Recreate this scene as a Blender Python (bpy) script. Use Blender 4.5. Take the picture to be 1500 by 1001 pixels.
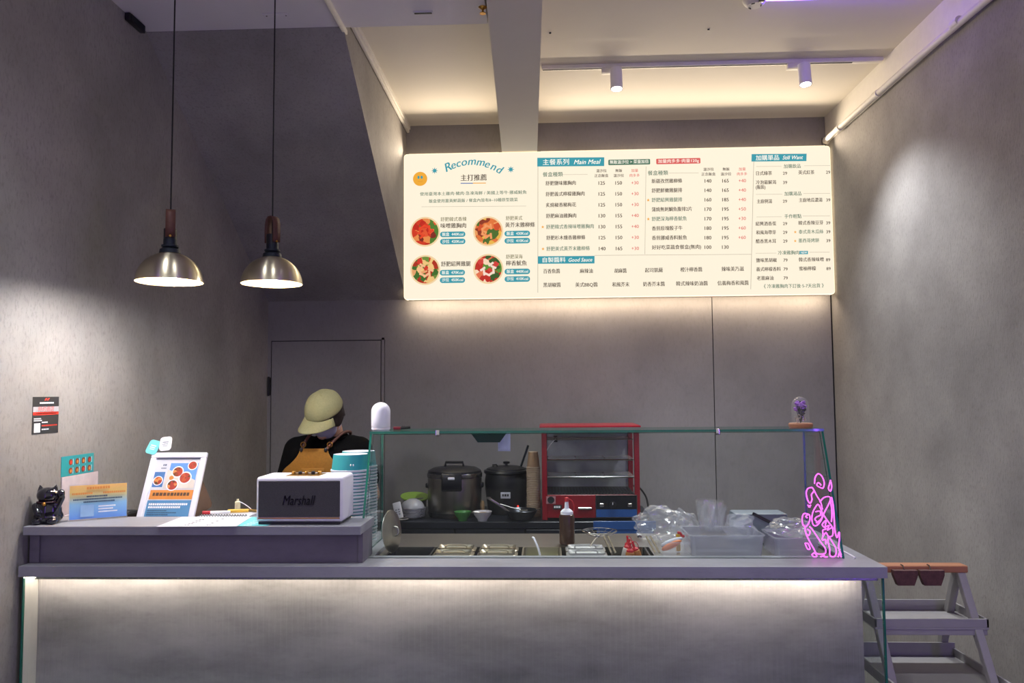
import bpy, bmesh, math, random
from mathutils import Vector, Matrix, noise
random.seed(7)
R = math.radians
SC = bpy.context.scene
COL = SC.collection
for o in list(bpy.data.objects):
    bpy.data.objects.remove(o)

# ------------------------------------------------------------------ camera
cam_d = bpy.data.cameras.new('camera'); cam_d.sensor_width = 36; cam_d.lens = 1167 / 1500 * 36
cam_d.clip_start = .05
cam = bpy.data.objects.new('camera', cam_d); COL.objects.link(cam)
yaw, pitch, roll = .041, .064, -.008
fw = Vector((-math.sin(yaw) * math.cos(pitch), math.cos(yaw) * math.cos(pitch), math.sin(pitch)))
rt = Vector((math.cos(yaw), math.sin(yaw), 0)); up = rt.cross(fw)
r2 = math.cos(roll) * rt + math.sin(roll) * up; u2 = -math.sin(roll) * rt + math.cos(roll) * up
M = Matrix((r2, u2, -fw)).transposed().to_4x4(); M.translation = (0, 0, 1.55)
cam.matrix_world = M
SC.camera = cam
# ------------------------------------------------------------------ world, exposure
w = bpy.data.worlds.new('evening_street'); SC.world = w; w.use_nodes = True
w.node_tree.nodes['Background'].inputs[0].default_value = (.82, .78, .84, 1)
w.node_tree.nodes['Background'].inputs[1].default_value = .35
SC.view_settings.view_transform = 'Standard'; SC.view_settings.look = 'None'
SC.view_settings.exposure = 0.6; SC.view_settings.gamma = 1; SC.cycles.transparent_max_bounces = 40; SC.view_settings.use_curve_mapping = False

# lamp strengths used by the builders further down
PENDANT_E, SPOT_W, FRONT_W, TUBE_E = 450.0, 84.0, 19.0, 14.0
BOARD_E, WASH_W, GLOW_W, LED_E = .66, 8.5, 4.2, 18.0

# ------------------------------------------------------------------ materials
def lin(h):
    h = h.lstrip('#'); v = [int(h[i:i + 2], 16) / 255 for i in (0, 2, 4)]
    return tuple(c / 12.92 if c <= .04045 else ((c + .055) / 1.055) ** 2.4 for c in v) + (1,)
MATS = {}
def _new(name):
    m = bpy.data.materials.new(name); m.use_nodes = True; MATS[name] = m
    nt = m.node_tree; nt.nodes.clear()
    return m, nt, nt.nodes.new('ShaderNodeOutputMaterial')
def _noise(nt, scale, detail=5, rough=.6, stretch=(1, 1, 1)):
    tc = nt.nodes.new('ShaderNodeTexCoord'); mp = nt.nodes.new('ShaderNodeMapping'); mp.inputs['Scale'].default_value = stretch
    n = nt.nodes.new('ShaderNodeTexNoise'); n.inputs['Scale'].default_value = scale; n.inputs['Detail'].default_value = detail; n.inputs['Roughness'].default_value = rough
    nt.links.new(tc.outputs['Object'], mp.inputs[0]); nt.links.new(mp.outputs[0], n.inputs['Vector'])
    return n
def _mixcol(nt, fac, a, b):
    x = nt.nodes.new('ShaderNodeMix'); x.data_type = 'RGBA'
    for s, v in ((x.inputs[6], a), (x.inputs[7], b)):
        if isinstance(v, tuple): s.default_value = v
        else: nt.links.new(v, s)
    nt.links.new(fac, x.inputs[0])
    return x.outputs[2]
def _ramp(nt, src, lo, hi):
    r = nt.nodes.new('ShaderNodeMapRange'); r.inputs[1].default_value = lo; r.inputs[2].default_value = hi
    nt.links.new(src, r.inputs[0]); return r.outputs[0]
def pm(name, hexc, rough=.5, metal=0, var=.08, scale=25, bump=0, coat=0, spec=.5, stretch=(1, 1, 1)):
    if name in MATS: return MATS[name]
    m, nt, out = _new(name)
    p = nt.nodes.new('ShaderNodeBsdfPrincipled'); nt.links.new(p.outputs[0], out.inputs[0])
    c = lin(hexc); n = _noise(nt, scale, 4, .6, stretch)
    a = tuple(x * (1 - var) for x in c[:3]) + (1,); b = tuple(min(1, x * (1 + var)) for x in c[:3]) + (1,)
    nt.links.new(_mixcol(nt, _ramp(nt, n.outputs[0], .3, .7), a, b), p.inputs['Base Color'])
    p.inputs['Roughness'].default_value = rough; p.inputs['Metallic'].default_value = metal
    p.inputs['Coat Weight'].default_value = coat; p.inputs['Specular IOR Level'].default_value = spec
    if bump:
        bp = nt.nodes.new('ShaderNodeBump'); bp.inputs['Strength'].default_value = bump; bp.inputs['Distance'].default_value = .004
        nt.links.new(n.outputs[0], bp.inputs['Height']); nt.links.new(bp.outputs[0], p.inputs['Normal'])
    return m
def concrete(name, hexa, hexb, big=1.3, fine=70, stretch=(1, 1, 1), fstretch=(1, 1, .45), rough=.75, bump=.25, speck=.35):
    m, nt, out = _new(name)
    p = nt.nodes.new('ShaderNodeBsdfPrincipled'); nt.links.new(p.outputs[0], out.inputs[0])
    n1 = _noise(nt, big, 9, .62, stretch); n2 = _noise(nt, fine, 3, .7, fstretch)
    base = _mixcol(nt, _ramp(nt, n1.outputs[0], .34, .68), lin(hexa), lin(hexb))
    dark = tuple(x * .55 for x in lin(hexa)[:3]) + (1,)
    mul = nt.nodes.new('ShaderNodeMath'); mul.operation = 'MULTIPLY'; mul.inputs[1].default_value = speck
    nt.links.new(_ramp(nt, n2.outputs[0], .5, .78), mul.inputs[0])
    nt.links.new(_mixcol(nt, mul.outputs[0], base, dark), p.inputs['Base Color'])
    p.inputs['Roughness'].default_value = rough; p.inputs['Specular IOR Level'].default_value = .3
    bp = nt.nodes.new('ShaderNodeBump'); bp.inputs['Strength'].default_value = bump; bp.inputs['Distance'].default_value = .003
    nt.links.new(n2.outputs[0], bp.inputs['Height']); nt.links.new(bp.outputs[0], p.inputs['Normal'])
    return m
def emit(name, hexc, s=1.0, diffuse=True):
    if name in MATS: return MATS[name]
    m, nt, out = _new(name)
    p = nt.nodes.new('ShaderNodeBsdfPrincipled'); nt.links.new(p.outputs[0], out.inputs[0])
    p.inputs['Base Color'].default_value = tuple(x * .12 for x in lin(hexc)[:3]) + (1,)
    p.inputs['Roughness'].default_value = .5; p.inputs['Specular IOR Level'].default_value = .2
    p.inputs['Emission Color'].default_value = lin(hexc); p.inputs['Emission Strength'].default_value = s
    return m
def sheer(name, hexc, clear=.9, rough=.03, tint='#ffffff', body=None, ior=1.45):
    """thin clear sheet: tinted see-through, mirror reflection by angle, a share of milky body"""
    m, nt, out = _new(name)
    t = nt.nodes.new('ShaderNodeBsdfTransparent'); t.inputs[0].default_value = lin(tint)
    g = nt.nodes.new('ShaderNodeBsdfGlossy'); g.inputs['Roughness'].default_value = rough; g.inputs[0].default_value = (1, 1, 1, 1)
    d = nt.nodes.new('ShaderNodeBsdfDiffuse'); d.inputs[0].default_value = lin(hexc)
    tl = nt.nodes.new('ShaderNodeBsdfTranslucent'); tl.inputs[0].default_value = lin(hexc)
    dm = nt.nodes.new('ShaderNodeMixShader'); dm.inputs[0].default_value = .4
    nt.links.new(d.outputs[0], dm.inputs[1]); nt.links.new(tl.outputs[0], dm.inputs[2])
    a = nt.nodes.new('ShaderNodeMixShader'); a.inputs[0].default_value = clear
    nt.links.new(dm.outputs[0], a.inputs[1]); nt.links.new(t.outputs[0], a.inputs[2])
    f0 = ((ior - 1) / (ior + 1)) ** 2
    lw = nt.nodes.new('ShaderNodeLayerWeight'); pw = nt.nodes.new('ShaderNodeMath'); pw.operation = 'POWER'; pw.inputs[1].default_value = 5
    ma = nt.nodes.new('ShaderNodeMath'); ma.operation = 'MULTIPLY_ADD'; ma.inputs[1].default_value = .8 - f0; ma.inputs[2].default_value = f0
    lw.inputs[0].default_value = .5; nt.links.new(lw.outputs['Facing'], pw.inputs[0]); nt.links.new(pw.outputs[0], ma.inputs[0])
    b = nt.nodes.new('ShaderNodeMixShader'); nt.links.new(ma.outputs[0], b.inputs[0])
    nt.links.new(a.outputs[0], b.inputs[1]); nt.links.new(g.outputs[0], b.inputs[2]); nt.links.new(b.outputs[0], out.inputs[0])
    return m
def food(name, cols, scale, emis=0):
    """a printed photo of food: irregular patches of colour"""
    m, nt, out = _new(name)
    p = nt.nodes.new('ShaderNodeBsdfPrincipled'); nt.links.new(p.outputs[0], out.inputs[0])
    tc = nt.nodes.new('ShaderNodeTexCoord'); v = nt.nodes.new('ShaderNodeTexVoronoi'); v.inputs['Scale'].default_value = scale
    nz = nt.nodes.new('ShaderNodeTexNoise'); nz.inputs['Scale'].default_value = scale * .8
    ad = nt.nodes.new('ShaderNodeVectorMath'); ad.operation = 'MULTIPLY_ADD'; ad.inputs[1].default_value = (.04, .04, .04)
    nt.links.new(tc.outputs['Object'], nz.inputs['Vector'])
    nt.links.new(nz.outputs['Color'], ad.inputs[0]); nt.links.new(tc.outputs['Object'], ad.inputs[2]); nt.links.new(ad.outputs[0], v.inputs['Vector'])
    sep = nt.nodes.new('ShaderNodeSeparateColor'); nt.links.new(v.outputs['Color'], sep.inputs[0])
    r = nt.nodes.new('ShaderNodeValToRGB'); r.color_ramp.interpolation = 'CONSTANT'
    while len(r.color_ramp.elements) < len(cols): r.color_ramp.elements.new(.5)
    for i, c in enumerate(cols):
        r.color_ramp.elements[i].position = i / len(cols); r.color_ramp.elements[i].color = lin(c)
    nt.links.new(sep.outputs[0], r.inputs[0]); nt.links.new(r.outputs[0], p.inputs['Base Color'])
    p.inputs['Roughness'].default_value = .6
    if emis:
        nt.links.new(r.outputs[0], p.inputs['Emission Color']); p.inputs['Emission Strength'].default_value = emis
    return m
def gradient_print(name, stops, axis=2, lo=0., hi=1.):
    """a printed colour gradient along one axis of the object"""
    m, nt, out = _new(name)
    p = nt.nodes.new('ShaderNodeBsdfPrincipled'); nt.links.new(p.outputs[0], out.inputs[0])
    tc = nt.nodes.new('ShaderNodeTexCoord'); s = nt.nodes.new('ShaderNodeSeparateXYZ'); nt.links.new(tc.outputs['Object'], s.inputs[0])
    r = nt.nodes.new('ShaderNodeValToRGB')
    while len(r.color_ramp.elements) < len(stops): r.color_ramp.elements.new(.5)
    for i, (ps, c) in enumerate(stops):
        r.color_ramp.elements[i].position = ps; r.color_ramp.elements[i].color = lin(c)
    nt.links.new(_ramp(nt, s.outputs[axis], lo, hi), r.inputs[0]); nt.links.new(r.outputs[0], p.inputs['Base Color'])
    p.inputs['Roughness'].default_value = .35
    return m

WALL = concrete('wall_concrete', '#868280', '#a8a4a0', speck=.5, fine=85, bump=.35)
WALLB = concrete('wall_panel_concrete', '#84807f', '#9a9694', big=1.0, speck=.22)
COUNTER = concrete('counter_concrete', '#8c8887', '#d4cfcd', big=1.9, stretch=(.55, 1, 1.5), fine=40, fstretch=(.4, 1, 1), speck=.18, bump=.1)
TOP = concrete('worktop_laminate', '#88888e', '#a6a6ac', big=2.2, stretch=(.5, 1, 1), fine=50, fstretch=(.4, 1, 1), rough=.42, bump=.06, speck=.2)
LEDGE = concrete('ledge_laminate', '#6d686f', '#87828a', big=2.2, stretch=(.5, 1, 1), fine=50, fstretch=(.4, 1, 1), rough=.5, bump=.06, speck=.2)
CEIL = pm('ceiling_paint', '#d8d2c6', .8, var=.02, scale=3)
CEILG = pm('ceiling_board', '#dddae0', .8, var=.03, scale=3)
FLOOR = concrete('floor_screed', '#55524f', '#6d6966', big=2)
WHITE = pm('white_plastic', '#eceaf0', .45, var=.02)
WHITEP = pm('white_paint', '#e9e5dc', .6, var=.03)
PAPER = pm('white_paper', '#d2d4dc', .8, var=.02)
BLACK = pm('black_plastic', '#17171a', .38, var=.1)
BLACKM = pm('black_matt', '#121214', .7, var=.1)
NAVY = pm('navy_black_laminate', '#1b1e27', .35, var=.1)
BLUEF = pm('blue_film_and_reflection', '#2c5a9e', .3, var=.1, scale=6)
STEEL = pm('stainless_steel', '#b9b5ae', .3, 1, var=.06, scale=14, stretch=(.1, 1, 1))
STEELD = pm('dark_stainless', '#8b8a88', .25, 1, var=.08, scale=10)
CHROME = pm('chrome', '#d8d8d8', .12, 1, var=.03)
RED = pm('red_enamel', '#8f0f20', .35, var=.06, coat=.3)
REDP = pm('red_plastic', '#c8202c', .4, var=.05)
TEAL = pm('teal_print', '#2f9aa0', .5, var=.05)
TEALL = pm('pale_teal_card', '#74cfd2', .5, var=.04)
WOOD = pm('pale_wood', '#a9714f', .55, var=.2, scale=18, stretch=(.15, 1, 1))
KRAFT = pm('kraft_paper', '#a98a6c', .8, var=.08, scale=60)
LEATHER = pm('brown_leather', '#5a352a', .6, var=.2, scale=40, bump=.2)
GUN = pm('gunmetal', '#2a3038', .4, .6, var=.1)
BRASSY = pm('brushed_aluminium_shade', '#d3c9ae', .34, 1, var=.1, scale=6, stretch=(1, 1, .1))
_nt = BRASSY.node_tree; _tg = _nt.nodes.new('ShaderNodeTangent'); _tg.direction_type = 'RADIAL'; _tg.axis = 'Z'
_pb = [n for n in _nt.nodes if n.type == 'BSDF_PRINCIPLED'][0]; _pb.inputs['Anisotropic'].default_value = .85; _pb.inputs['Anisotropic Rotation'].default_value = .25; _nt.links.new(_tg.outputs[0], _pb.inputs['Tangent'])
INNER = pm('shade_enamel', '#c9a45c', .5, var=.02)
SKIN = pm('skin', '#c99a80', .55, var=.06, scale=30)
HAIR = pm('dark_brown_hair', '#251a17', .5, var=.25, scale=60, stretch=(1, 1, .15))
KHAKI = pm('khaki_cotton', '#8d8963', .9, var=.08, scale=120, bump=.2)
TSHIRT = pm('black_cotton', '#0a0a0b', .95, var=.15, scale=80, spec=.1)
MUSTARD = pm('mustard_canvas', '#94641d', .85, var=.1, scale=90, bump=.2)
MASKC = pm('lilac_mask_fabric', '#a9a6ba', .9, var=.04)
JEANS = pm('navy_denim', '#232838', .9, var=.12, scale=120)
BRASS = pm('brass', '#b98b45', .3, 1, var=.05)
CATM = pm('glossy_dark_purple_ceramic', '#15131f', .12, .3, var=.15, coat=1)
GLASS = sheer('clear_glass', '#e0fff4', .998, .01, '#f9fcfb', ior=1.22)
GLASSE = pm('green_glass_edge', '#1f6f5c', .12, var=.1, coat=.5)
FLUTE = sheer('fluted_glass', '#cfe3da', .94, .08, '#eef6f1', ior=1.75)
CLEARP = sheer('clear_plastic', '#f2f4ff', .86, .06)
MILKP = sheer('frosted_plastic', '#9a9aa8', .42, .25)
BAGP = sheer('thin_plastic_film', '#e6ecff', .90, .13, ior=2.2)
CUPP = sheer('clear_cup_plastic', '#f2f4ff', .975, .06, ior=1.9)
ACRY = sheer('clear_acrylic', '#ffffff', .95, .03)

# ------------------------------------------------------------------ mesh helpers
class MB:
    def __init__(s): s.bm = bmesh.new()
    def _new(s, verts, faces, M=None):
        vs = [s.bm.verts.new((M @ Vector(v)) if M is not None else Vector(v)) for v in verts]
        fs = []
        for f in faces:
            try: fs.append(s.bm.faces.new([vs[i] for i in f]))
            except ValueError: pass
        return vs, fs
    def box(s, x0, x1, y0, y1, z0, z1, bev=0, seg=2, M=None):
        v = [(x, y, z) for z in (z0, z1) for y in (y0, y1) for x in (x0, x1)]
        vs, fs = s._new(v, [(0, 2, 3, 1), (4, 5, 7, 6), (0, 1, 5, 4), (2, 6, 7, 3), (0, 4, 6, 2), (1, 3, 7, 5)], M)
        if bev:
            ed = list({e for f in fs for e in f.edges})
            bmesh.ops.bevel(s.bm, geom=ed, offset=bev, segments=seg, affect='EDGES', profile=.5)
        return s
    def prism(s, poly, a, b, plane='XY', M=None):
        def P(u, v, t): return {'XY': (u, v, t), 'YZ': (t, u, v), 'XZ': (u, t, v)}[plane]
        n = len(poly); v = [P(u, w_, a) for u, w_ in poly] + [P(u, w_, b) for u, w_ in poly]
        s._new(v, [tuple(range(n))[::-1], tuple(range(n, 2 * n))] + [(i, (i + 1) % n, n + (i + 1) % n, n + i) for i in range(n)], M)
        bmesh.ops.recalc_face_normals(s.bm, faces=s.bm.faces[:])
        return s
    def lathe(s, prof, c=(0, 0, 0), n=28, M=None, sx=1, sy=1):
        v = []; f = []
        for r, z in prof:
            for i in range(n):
                a = 2 * math.pi * i / n; v.append((c[0] + r * sx * math.cos(a), c[1] + r * sy * math.sin(a), c[2] + z))
        for k in range(len(prof) - 1):
            for i in range(n):
                j = (i + 1) % n; f.append((k * n + i, k * n + j, (k + 1) * n + j, (k + 1) * n + i))
        if prof[0][0] > 1e-6: f.append(tuple(range(n))[::-1])
        if prof[-1][0] > 1e-6: f.append(tuple(range((len(prof) - 1) * n, len(prof) * n)))
        s._new(v, f, M)
        bmesh.ops.remove_doubles(s.bm, verts=s.bm.verts[:], dist=1e-6)
        return s
    def shell(s, prof, c=(0, 0, 0), n=28, M=None):
        """open lathe without caps"""
        v = []; f = []
        for r, z in prof:
            for i in range(n):
                a = 2 * math.pi * i / n; v.append((c[0] + r * math.cos(a), c[1] + r * math.sin(a), c[2] + z))
        for k in range(len(prof) - 1):
            for i in range(n):
                j = (i + 1) % n; f.append((k * n + i, k * n + j, (k + 1) * n + j, (k + 1) * n + i))
        s._new(v, f, M); return s
    def tube(s, pts, r, n=8, closed=False, sub=0, M=None, rs=None):
        P = [Vector(p) for p in pts]
        if sub and len(P) > 2:
            Q = []; m = len(P); rng = range(m if closed else m - 1)
            for i in rng:
                p0 = P[(i - 1) % m] if closed or i > 0 else P[0]; p1 = P[i]; p2 = P[(i + 1) % m]; p3 = P[(i + 2) % m] if closed or i + 2 < m else p2
                for k in range(sub):
                    t = k / sub
                    Q.append(.5 * (2 * p1 + (p2 - p0) * t + (2 * p0 - 5 * p1 + 4 * p2 - p3) * t * t + (3 * p1 - p0 - 3 * p2 + p3) * t ** 3))
            if not closed: Q.append(P[-1])
            P = Q
        m = len(P); v = []; f = []; nrm = None
        for i, p in enumerate(P):
            d = (P[(i + 1) % m] - P[i - 1]) if closed else (P[min(i + 1, m - 1)] - P[max(i - 1, 0)])
            d = d.normalized() if d.length > 1e-9 else Vector((0, 0, 1))
            if nrm is None: nrm = d.orthogonal().normalized()
            nrm = (nrm - d * nrm.dot(d)); nrm = nrm.normalized() if nrm.length > 1e-6 else d.orthogonal().normalized()
            b = d.cross(nrm); rr = rs[i] if rs else r
            for k in range(n):
                a = 2 * math.pi * k / n; v.append(p + (nrm * math.cos(a) + b * math.sin(a)) * rr)
        for i in range(m if closed else m - 1):
            j = (i + 1) % m
            for k in range(n):
                l = (k + 1) % n; f.append((i * n + k, i * n + l, j * n + l, j * n + k))
        if not closed: f += [tuple(range(n))[::-1], tuple(range((m - 1) * n, m * n))]
        s._new(v, f, M); return s
    def grid(s, fn, nu, nv, M=None):
        v = [fn(i / nu, j / nv) for j in range(nv + 1) for i in range(nu + 1)]
        f = [(j * (nu + 1) + i, j * (nu + 1) + i + 1, (j + 1) * (nu + 1) + i + 1, (j + 1) * (nu + 1) + i) for j in range(nv) for i in range(nu)]
        s._new(v, f, M); return s
    def ell(s, c, r, n=16, M=None):
        prof = [(math.sin(math.pi * k / n), -math.cos(math.pi * k / n)) for k in range(n + 1)]
        T = Matrix.Translation(c) @ Matrix.Diagonal((r[0], r[1], r[2], 1))
        v = []; f = []; q = n * 2
        for k in range(1, n):
            for i in range(q):
                a = 2 * math.pi * i / q; v.append((prof[k][0] * math.cos(a), prof[k][0] * math.sin(a), prof[k][1]))
        v += [(0, 0, -1), (0, 0, 1)]; b = len(v) - 2
        for k in range(n - 2):
            for i in range(q):
                j = (i + 1) % q; f.append((k * q + i, k * q + j, (k + 1) * q + j, (k + 1) * q + i))
        for i in range(q):
            j = (i + 1) % q; f += [(b, j, i), (b + 1, (n - 2) * q + i, (n - 2) * q + j)]
        s._new(v, f, (M @ T) if M is not None else T); return s
    def capsule(s, p0, r0, p1, r1, n=14):
        p0, p1 = Vector(p0), Vector(p1); d = p1 - p0; L = d.length
        q = d.to_track_quat('Z', 'Y').to_matrix().to_4x4(); T = Matrix.Translation(p0) @ q
        prof = [(r0 * math.cos(a), r0 * math.sin(a)) for a in [R(-90 + 90 * k / 6) for k in range(7)]] + [(r1 * math.cos(a), L + r1 * math.sin(a)) for a in [R(90 * k / 6) for k in range(7)]]
        prof[0] = (0, -r0); prof[-1] = (0, L + r1)
        s.lathe(prof, n=n, M=T); return s
    def mesh(s, name, smooth=30):
        bmesh.ops.recalc_face_normals(s.bm, faces=s.bm.faces[:]) if False else None
        me = bpy.data.meshes.new(name); s.bm.to_mesh(me); s.bm.free()
        if smooth:
            for p in me.polygons: p.use_smooth = True
            me.set_sharp_from_angle(angle=R(smooth))
        return me
    def build(s, name, mat, parent=None, loc=None, rot=None, smooth=35, solid=0):
        me = s.mesh(name, smooth); me.materials.append(mat)
        o = bpy.data.objects.new(name, me); COL.objects.link(o)
        if parent is not None: o.parent = parent
        if loc: o.location = loc
        if rot: o.rotation_euler = rot
        if solid:
            md = o.modifiers.new('thickness', 'SOLIDIFY'); md.thickness = solid; md.offset = 0
        return o
def tag(o, label, cat, group=None):
    o['label'] = label; o['category'] = cat
    if group: o['group'] = group
    return o
def thing(name, label, cat, loc=(0, 0, 0), rz=0, group=None):
    o = bpy.data.objects.new(name, None); COL.objects.link(o); o.location = loc; o.rotation_euler = (0, 0, rz); o.empty_display_size = .05
    return tag(o, label, cat, group)
def struct(o): o['kind'] = 'structure'; return o
def dup(root, loc=None, label=None, group=None, rz=None):
    r = root.copy(); COL.objects.link(r)
    if loc: r.location = loc
    if rz is not None: r.rotation_euler = (0, 0, rz)
    if label: r['label'] = label
    if group: r['group'] = group
    for ch in list(root.children):
        c = ch.copy(); COL.objects.link(c); c.parent = r
        for g in list(ch.children):
            d = g.copy(); COL.objects.link(d); d.parent = c
    return r
def area(name, loc, rot, sx, sy, watts, color, parent=None, spread=180):
    l = bpy.data.lights.new(name, 'AREA'); l.shape = 'RECTANGLE'; l.size = sx; l.size_y = sy; l.energy = watts; l.color = color; l.spread = R(spread)
    o = bpy.data.objects.new(name, l); COL.objects.link(o); o.location = loc; o.rotation_euler = rot
    if parent: o.parent = parent
    return o
def rrect(x0, x1, y0, y1, r, n=5):
    p = []
    for cx, cy, a0 in ((x1 - r, y0 + r, -90), (x1 - r, y1 - r, 0), (x0 + r, y1 - r, 90), (x0 + r, y0 + r, 180)):
        for k in range(n + 1):
            a = R(a0 + 90 * k / n); p.append((cx + r * math.cos(a), cy + r * math.sin(a)))
    return p

# lettering: queued, made into meshes in one go at the end
LETTERS = []
def lettering(name, parent, mat, entries, plane, bold=0.0):
    """entries: (text, x, y, size, width or None, align L/C, shear, rot); plane: matrix of the flat page"""
    LETTERS.append((name, parent, mat, entries, plane, bold))
def page(x, y, z, tilt=0, rz=0):
    """flat page standing upright facing the front, its origin at (x, y, z)"""
    return Matrix.Translation((x, y, z)) @ Matrix.Rotation(rz, 4, 'Z') @ Matrix.Rotation(R(90) + tilt, 4, 'X')

# ================================================================== the room
D, H = 5.333, 3.384
XL, XR = -1.88, 1.906
struct(MB().box(XL - .2, XR + .2, -2.0, D + .2, -.1, 0).build('floor', FLOOR))
struct(MB().box(XL - .12, XL, .2, D + .12, 0, H + .2).build('wall_left', WALL))
wr = struct(MB().box(XR, XR + .12, .2, D + .12, 0, 3.2).build('wall_right', WALL))
struct(MB().box(XR - .006, XR + .12, .2, D + .12, 3.2, H + .1, .002).build('trim_1', WHITEP))
wb = struct(MB().box(XL - .12, XR + .12, D + .012, D + .12, 0, H + .2).build('wall_back', BLACKM))
# cladding boards of the back wall, dark open joints between them
DX0, DX1, DZ = -1.852, -1.108, 1.908
q = MB(); q.prism([(XL, 0), (DX0 - .006, 0), (DX0 - .006, DZ + .006), (DX1 + .03, DZ + .006), (DX1 + .03, 0), (1.114, 0), (1.114, 2.249), (XL, 2.249)], D, D + .014, 'XZ'); q.build('panel', WALLB, wb, smooth=0)
for x0, x1, z0, z1, t in ((XL, XR - .01, 2.25, H, 0), (1.12, XR - .01, 0, 2.249, -.004)):
    MB().box(x0, x1, D - t, D + .014, z0, z1, .0015, 1).build('panel', WALLB, wb)
MB().box(DX1 + .006, DX1 + .026, D, D + .014, 0, DZ + .02, .001, 1).build('door_jamb', pm('grey_jamb', '#8b8686', .6), wb)
dr = struct(MB().box(DX0, DX1, D - .001, D + .014, .005, DZ, .001, 1).build('door_1', WALLB))
hg = MB(); hg.box(-.007, .007, -.012, .004, -.06, .06, .002, 1); hg.lathe([(0, -.065), (.006, -.065), (.006, .065), (0, .065)], (-.004, -.012, 0), 10)
h1 = hg.build('hinge', BLACK, dr, (DX0 - .012, D, 1.605)); h2 = h1.copy(); COL.objects.link(h2); h2.parent = dr; h2.location.z = .3
# ceiling: high part, lower part in front, beam, slope under the stair
struct(MB().box(-.955, XR + .12, .2, D + .12, H, H + .1).build('ceiling', CEIL))
struct(MB().box(XL, -.25, .2, 3.63, 3.28, H + .1).build('ceiling_low', CEILG))
st = MB(); st.prism([(3.62, 3.275), (D + .01, 2.176), (D + .01, H + .1), (3.62, H + .1)], XL - .01, -.933, 'YZ')
struct(st.build('wall_stair', WALL))
t2 = MB(); t2.box(-.935, -.905, 3.63, D, H - .028, H + .01, .003); t2.box(-.93, -.912, 3.63, D, H - .05, H - .026, .004); struct(t2.build('trim_2', WHITEP))
struct(MB().box(-.945, -.925, .2, 3.67, 3.262, 3.285, .003).build('trim_3', WHITEP))
bmv = []
for y, xa, xb in ((.2, -.155, .065), (5.25, -.273, -.036)):
    bmv += [(xa, y, 3.162), (xb, y, 3.162), (xa, y, H + .05), (xb, y, H + .05)]
b = MB(); b._new(bmv, [(0, 1, 5, 4), (0, 4, 6, 2), (1, 3, 7, 5), (0, 2, 3, 1), (4, 5, 7, 6)])
struct(b.build('ceiling_beam', CEIL))
# small fittings on the ceiling
v = thing('ceiling_vent', 'small slotted grey vent in the low ceiling by the beam', 'vent', (-.536, 3.5, 3.28))
MB().box(-.045, .045, -.012, .012, -.005, 0, .002).build('vent_frame', CEILG, v)
MB().box(-.04, .04, -.006, .006, -.0065, -.004).build('slot', BLACKM, v)
v = thing('ceiling_plate', 'flat pale blank plate on the low ceiling over the pendant lamps', 'plate', (-1.208, 3.488, 3.28))
MB().box(-.06, .06, -.02, .02, -.004, 0, .002).build('cover', CEILG, v)
for sx in (-.045, .045): MB().lathe([(0, -.006), (.004, -.005), (.004, 0)], (sx, 0, 0), 8).build('screw', STEELD, v)
v = thing('sprinkler_head', 'small brass fire sprinkler head beside the ceiling beam', 'sprinkler', (-.262, 3.47, 3.28))
MB().lathe([(0, -.03), (.014, -.03), (.014, -.027), (.004, -.026), (.004, -.012), (.012, -.006), (.02, 0), (0, 0)], n=14).build('nozzle', BRASS, v)
v = thing('smoke_detector', 'round white smoke detector on the warm lit ceiling', 'detector', (1.0, 3.668, H))
MB().lathe([(0, -.035), (.035, -.035), (.05, -.02), (.055, -.008), (.055, 0), (0, 0)], n=28).build('housing', WHITEP, v)
for a in (40, 150, 260): MB().box(-.008, .008, -.002, .002, -.038, -.03, M=Matrix.Rotation(R(a), 4, 'Z') @ Matrix.Translation((0, .028, 0))).build('slot', BLACKM, v)
v = thing('air_grille', 'dark grille high on the wall at the low ceiling edge', 'grille', (-1.866, 3.49, 3.262))
MB().box(-.012, .012, -.07, .07, -.018, .016, .002).build('grille_frame', BLACK, v)
for k in range(5): MB().box(.012, .015, -.06, .06, -.014 + k * .006, -.011 + k * .006).build('slat', GUN, v)
for x, y, wch in ((.045, 3.967, 'by the beam'), (.849, 3.976, 'out in mid ceiling')):
    s = MB().lathe([(0, -.006), (.006, -.004), (.006, 0), (0, 0)], n=10).build('ceiling_hook', GUN, None, (x, y, H)); tag(s, 'tiny dark screw hook in the warm ceiling ' + wch, 'hook')
# conduit along the white wall band
cd = thing('conduit_pipe', 'white round conduit pipe running along the top of the concrete wall', 'pipe', (1.885, 4.0, 3.2))
MB().tube([(0, -3.0, -.035), (-.005, -.7, -.012), (-.012, 0, .0), (-.012, 1.25, .005)], .017, 12).build('pipe', WHITEP, cd)
for y in (-.45, .42, 1.0): MB().tube([(-.012, y, .001), (-.012, y + .06, .002)], .021, 12).build('coupling', WHITEP, cd)
MB().tube([(-.012, 1.25, .005), (-.004, 1.29, .004), (.015, 1.3, .003)], .019, 12).build('elbow', WHITEP, cd)
MB().lathe([(0, -.024), (.012, -.024), (.014, 0), (.012, .024), (0, .024)], (-.012, 1.3, .004), 12).build('end_cap', STEELD, cd)

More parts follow.
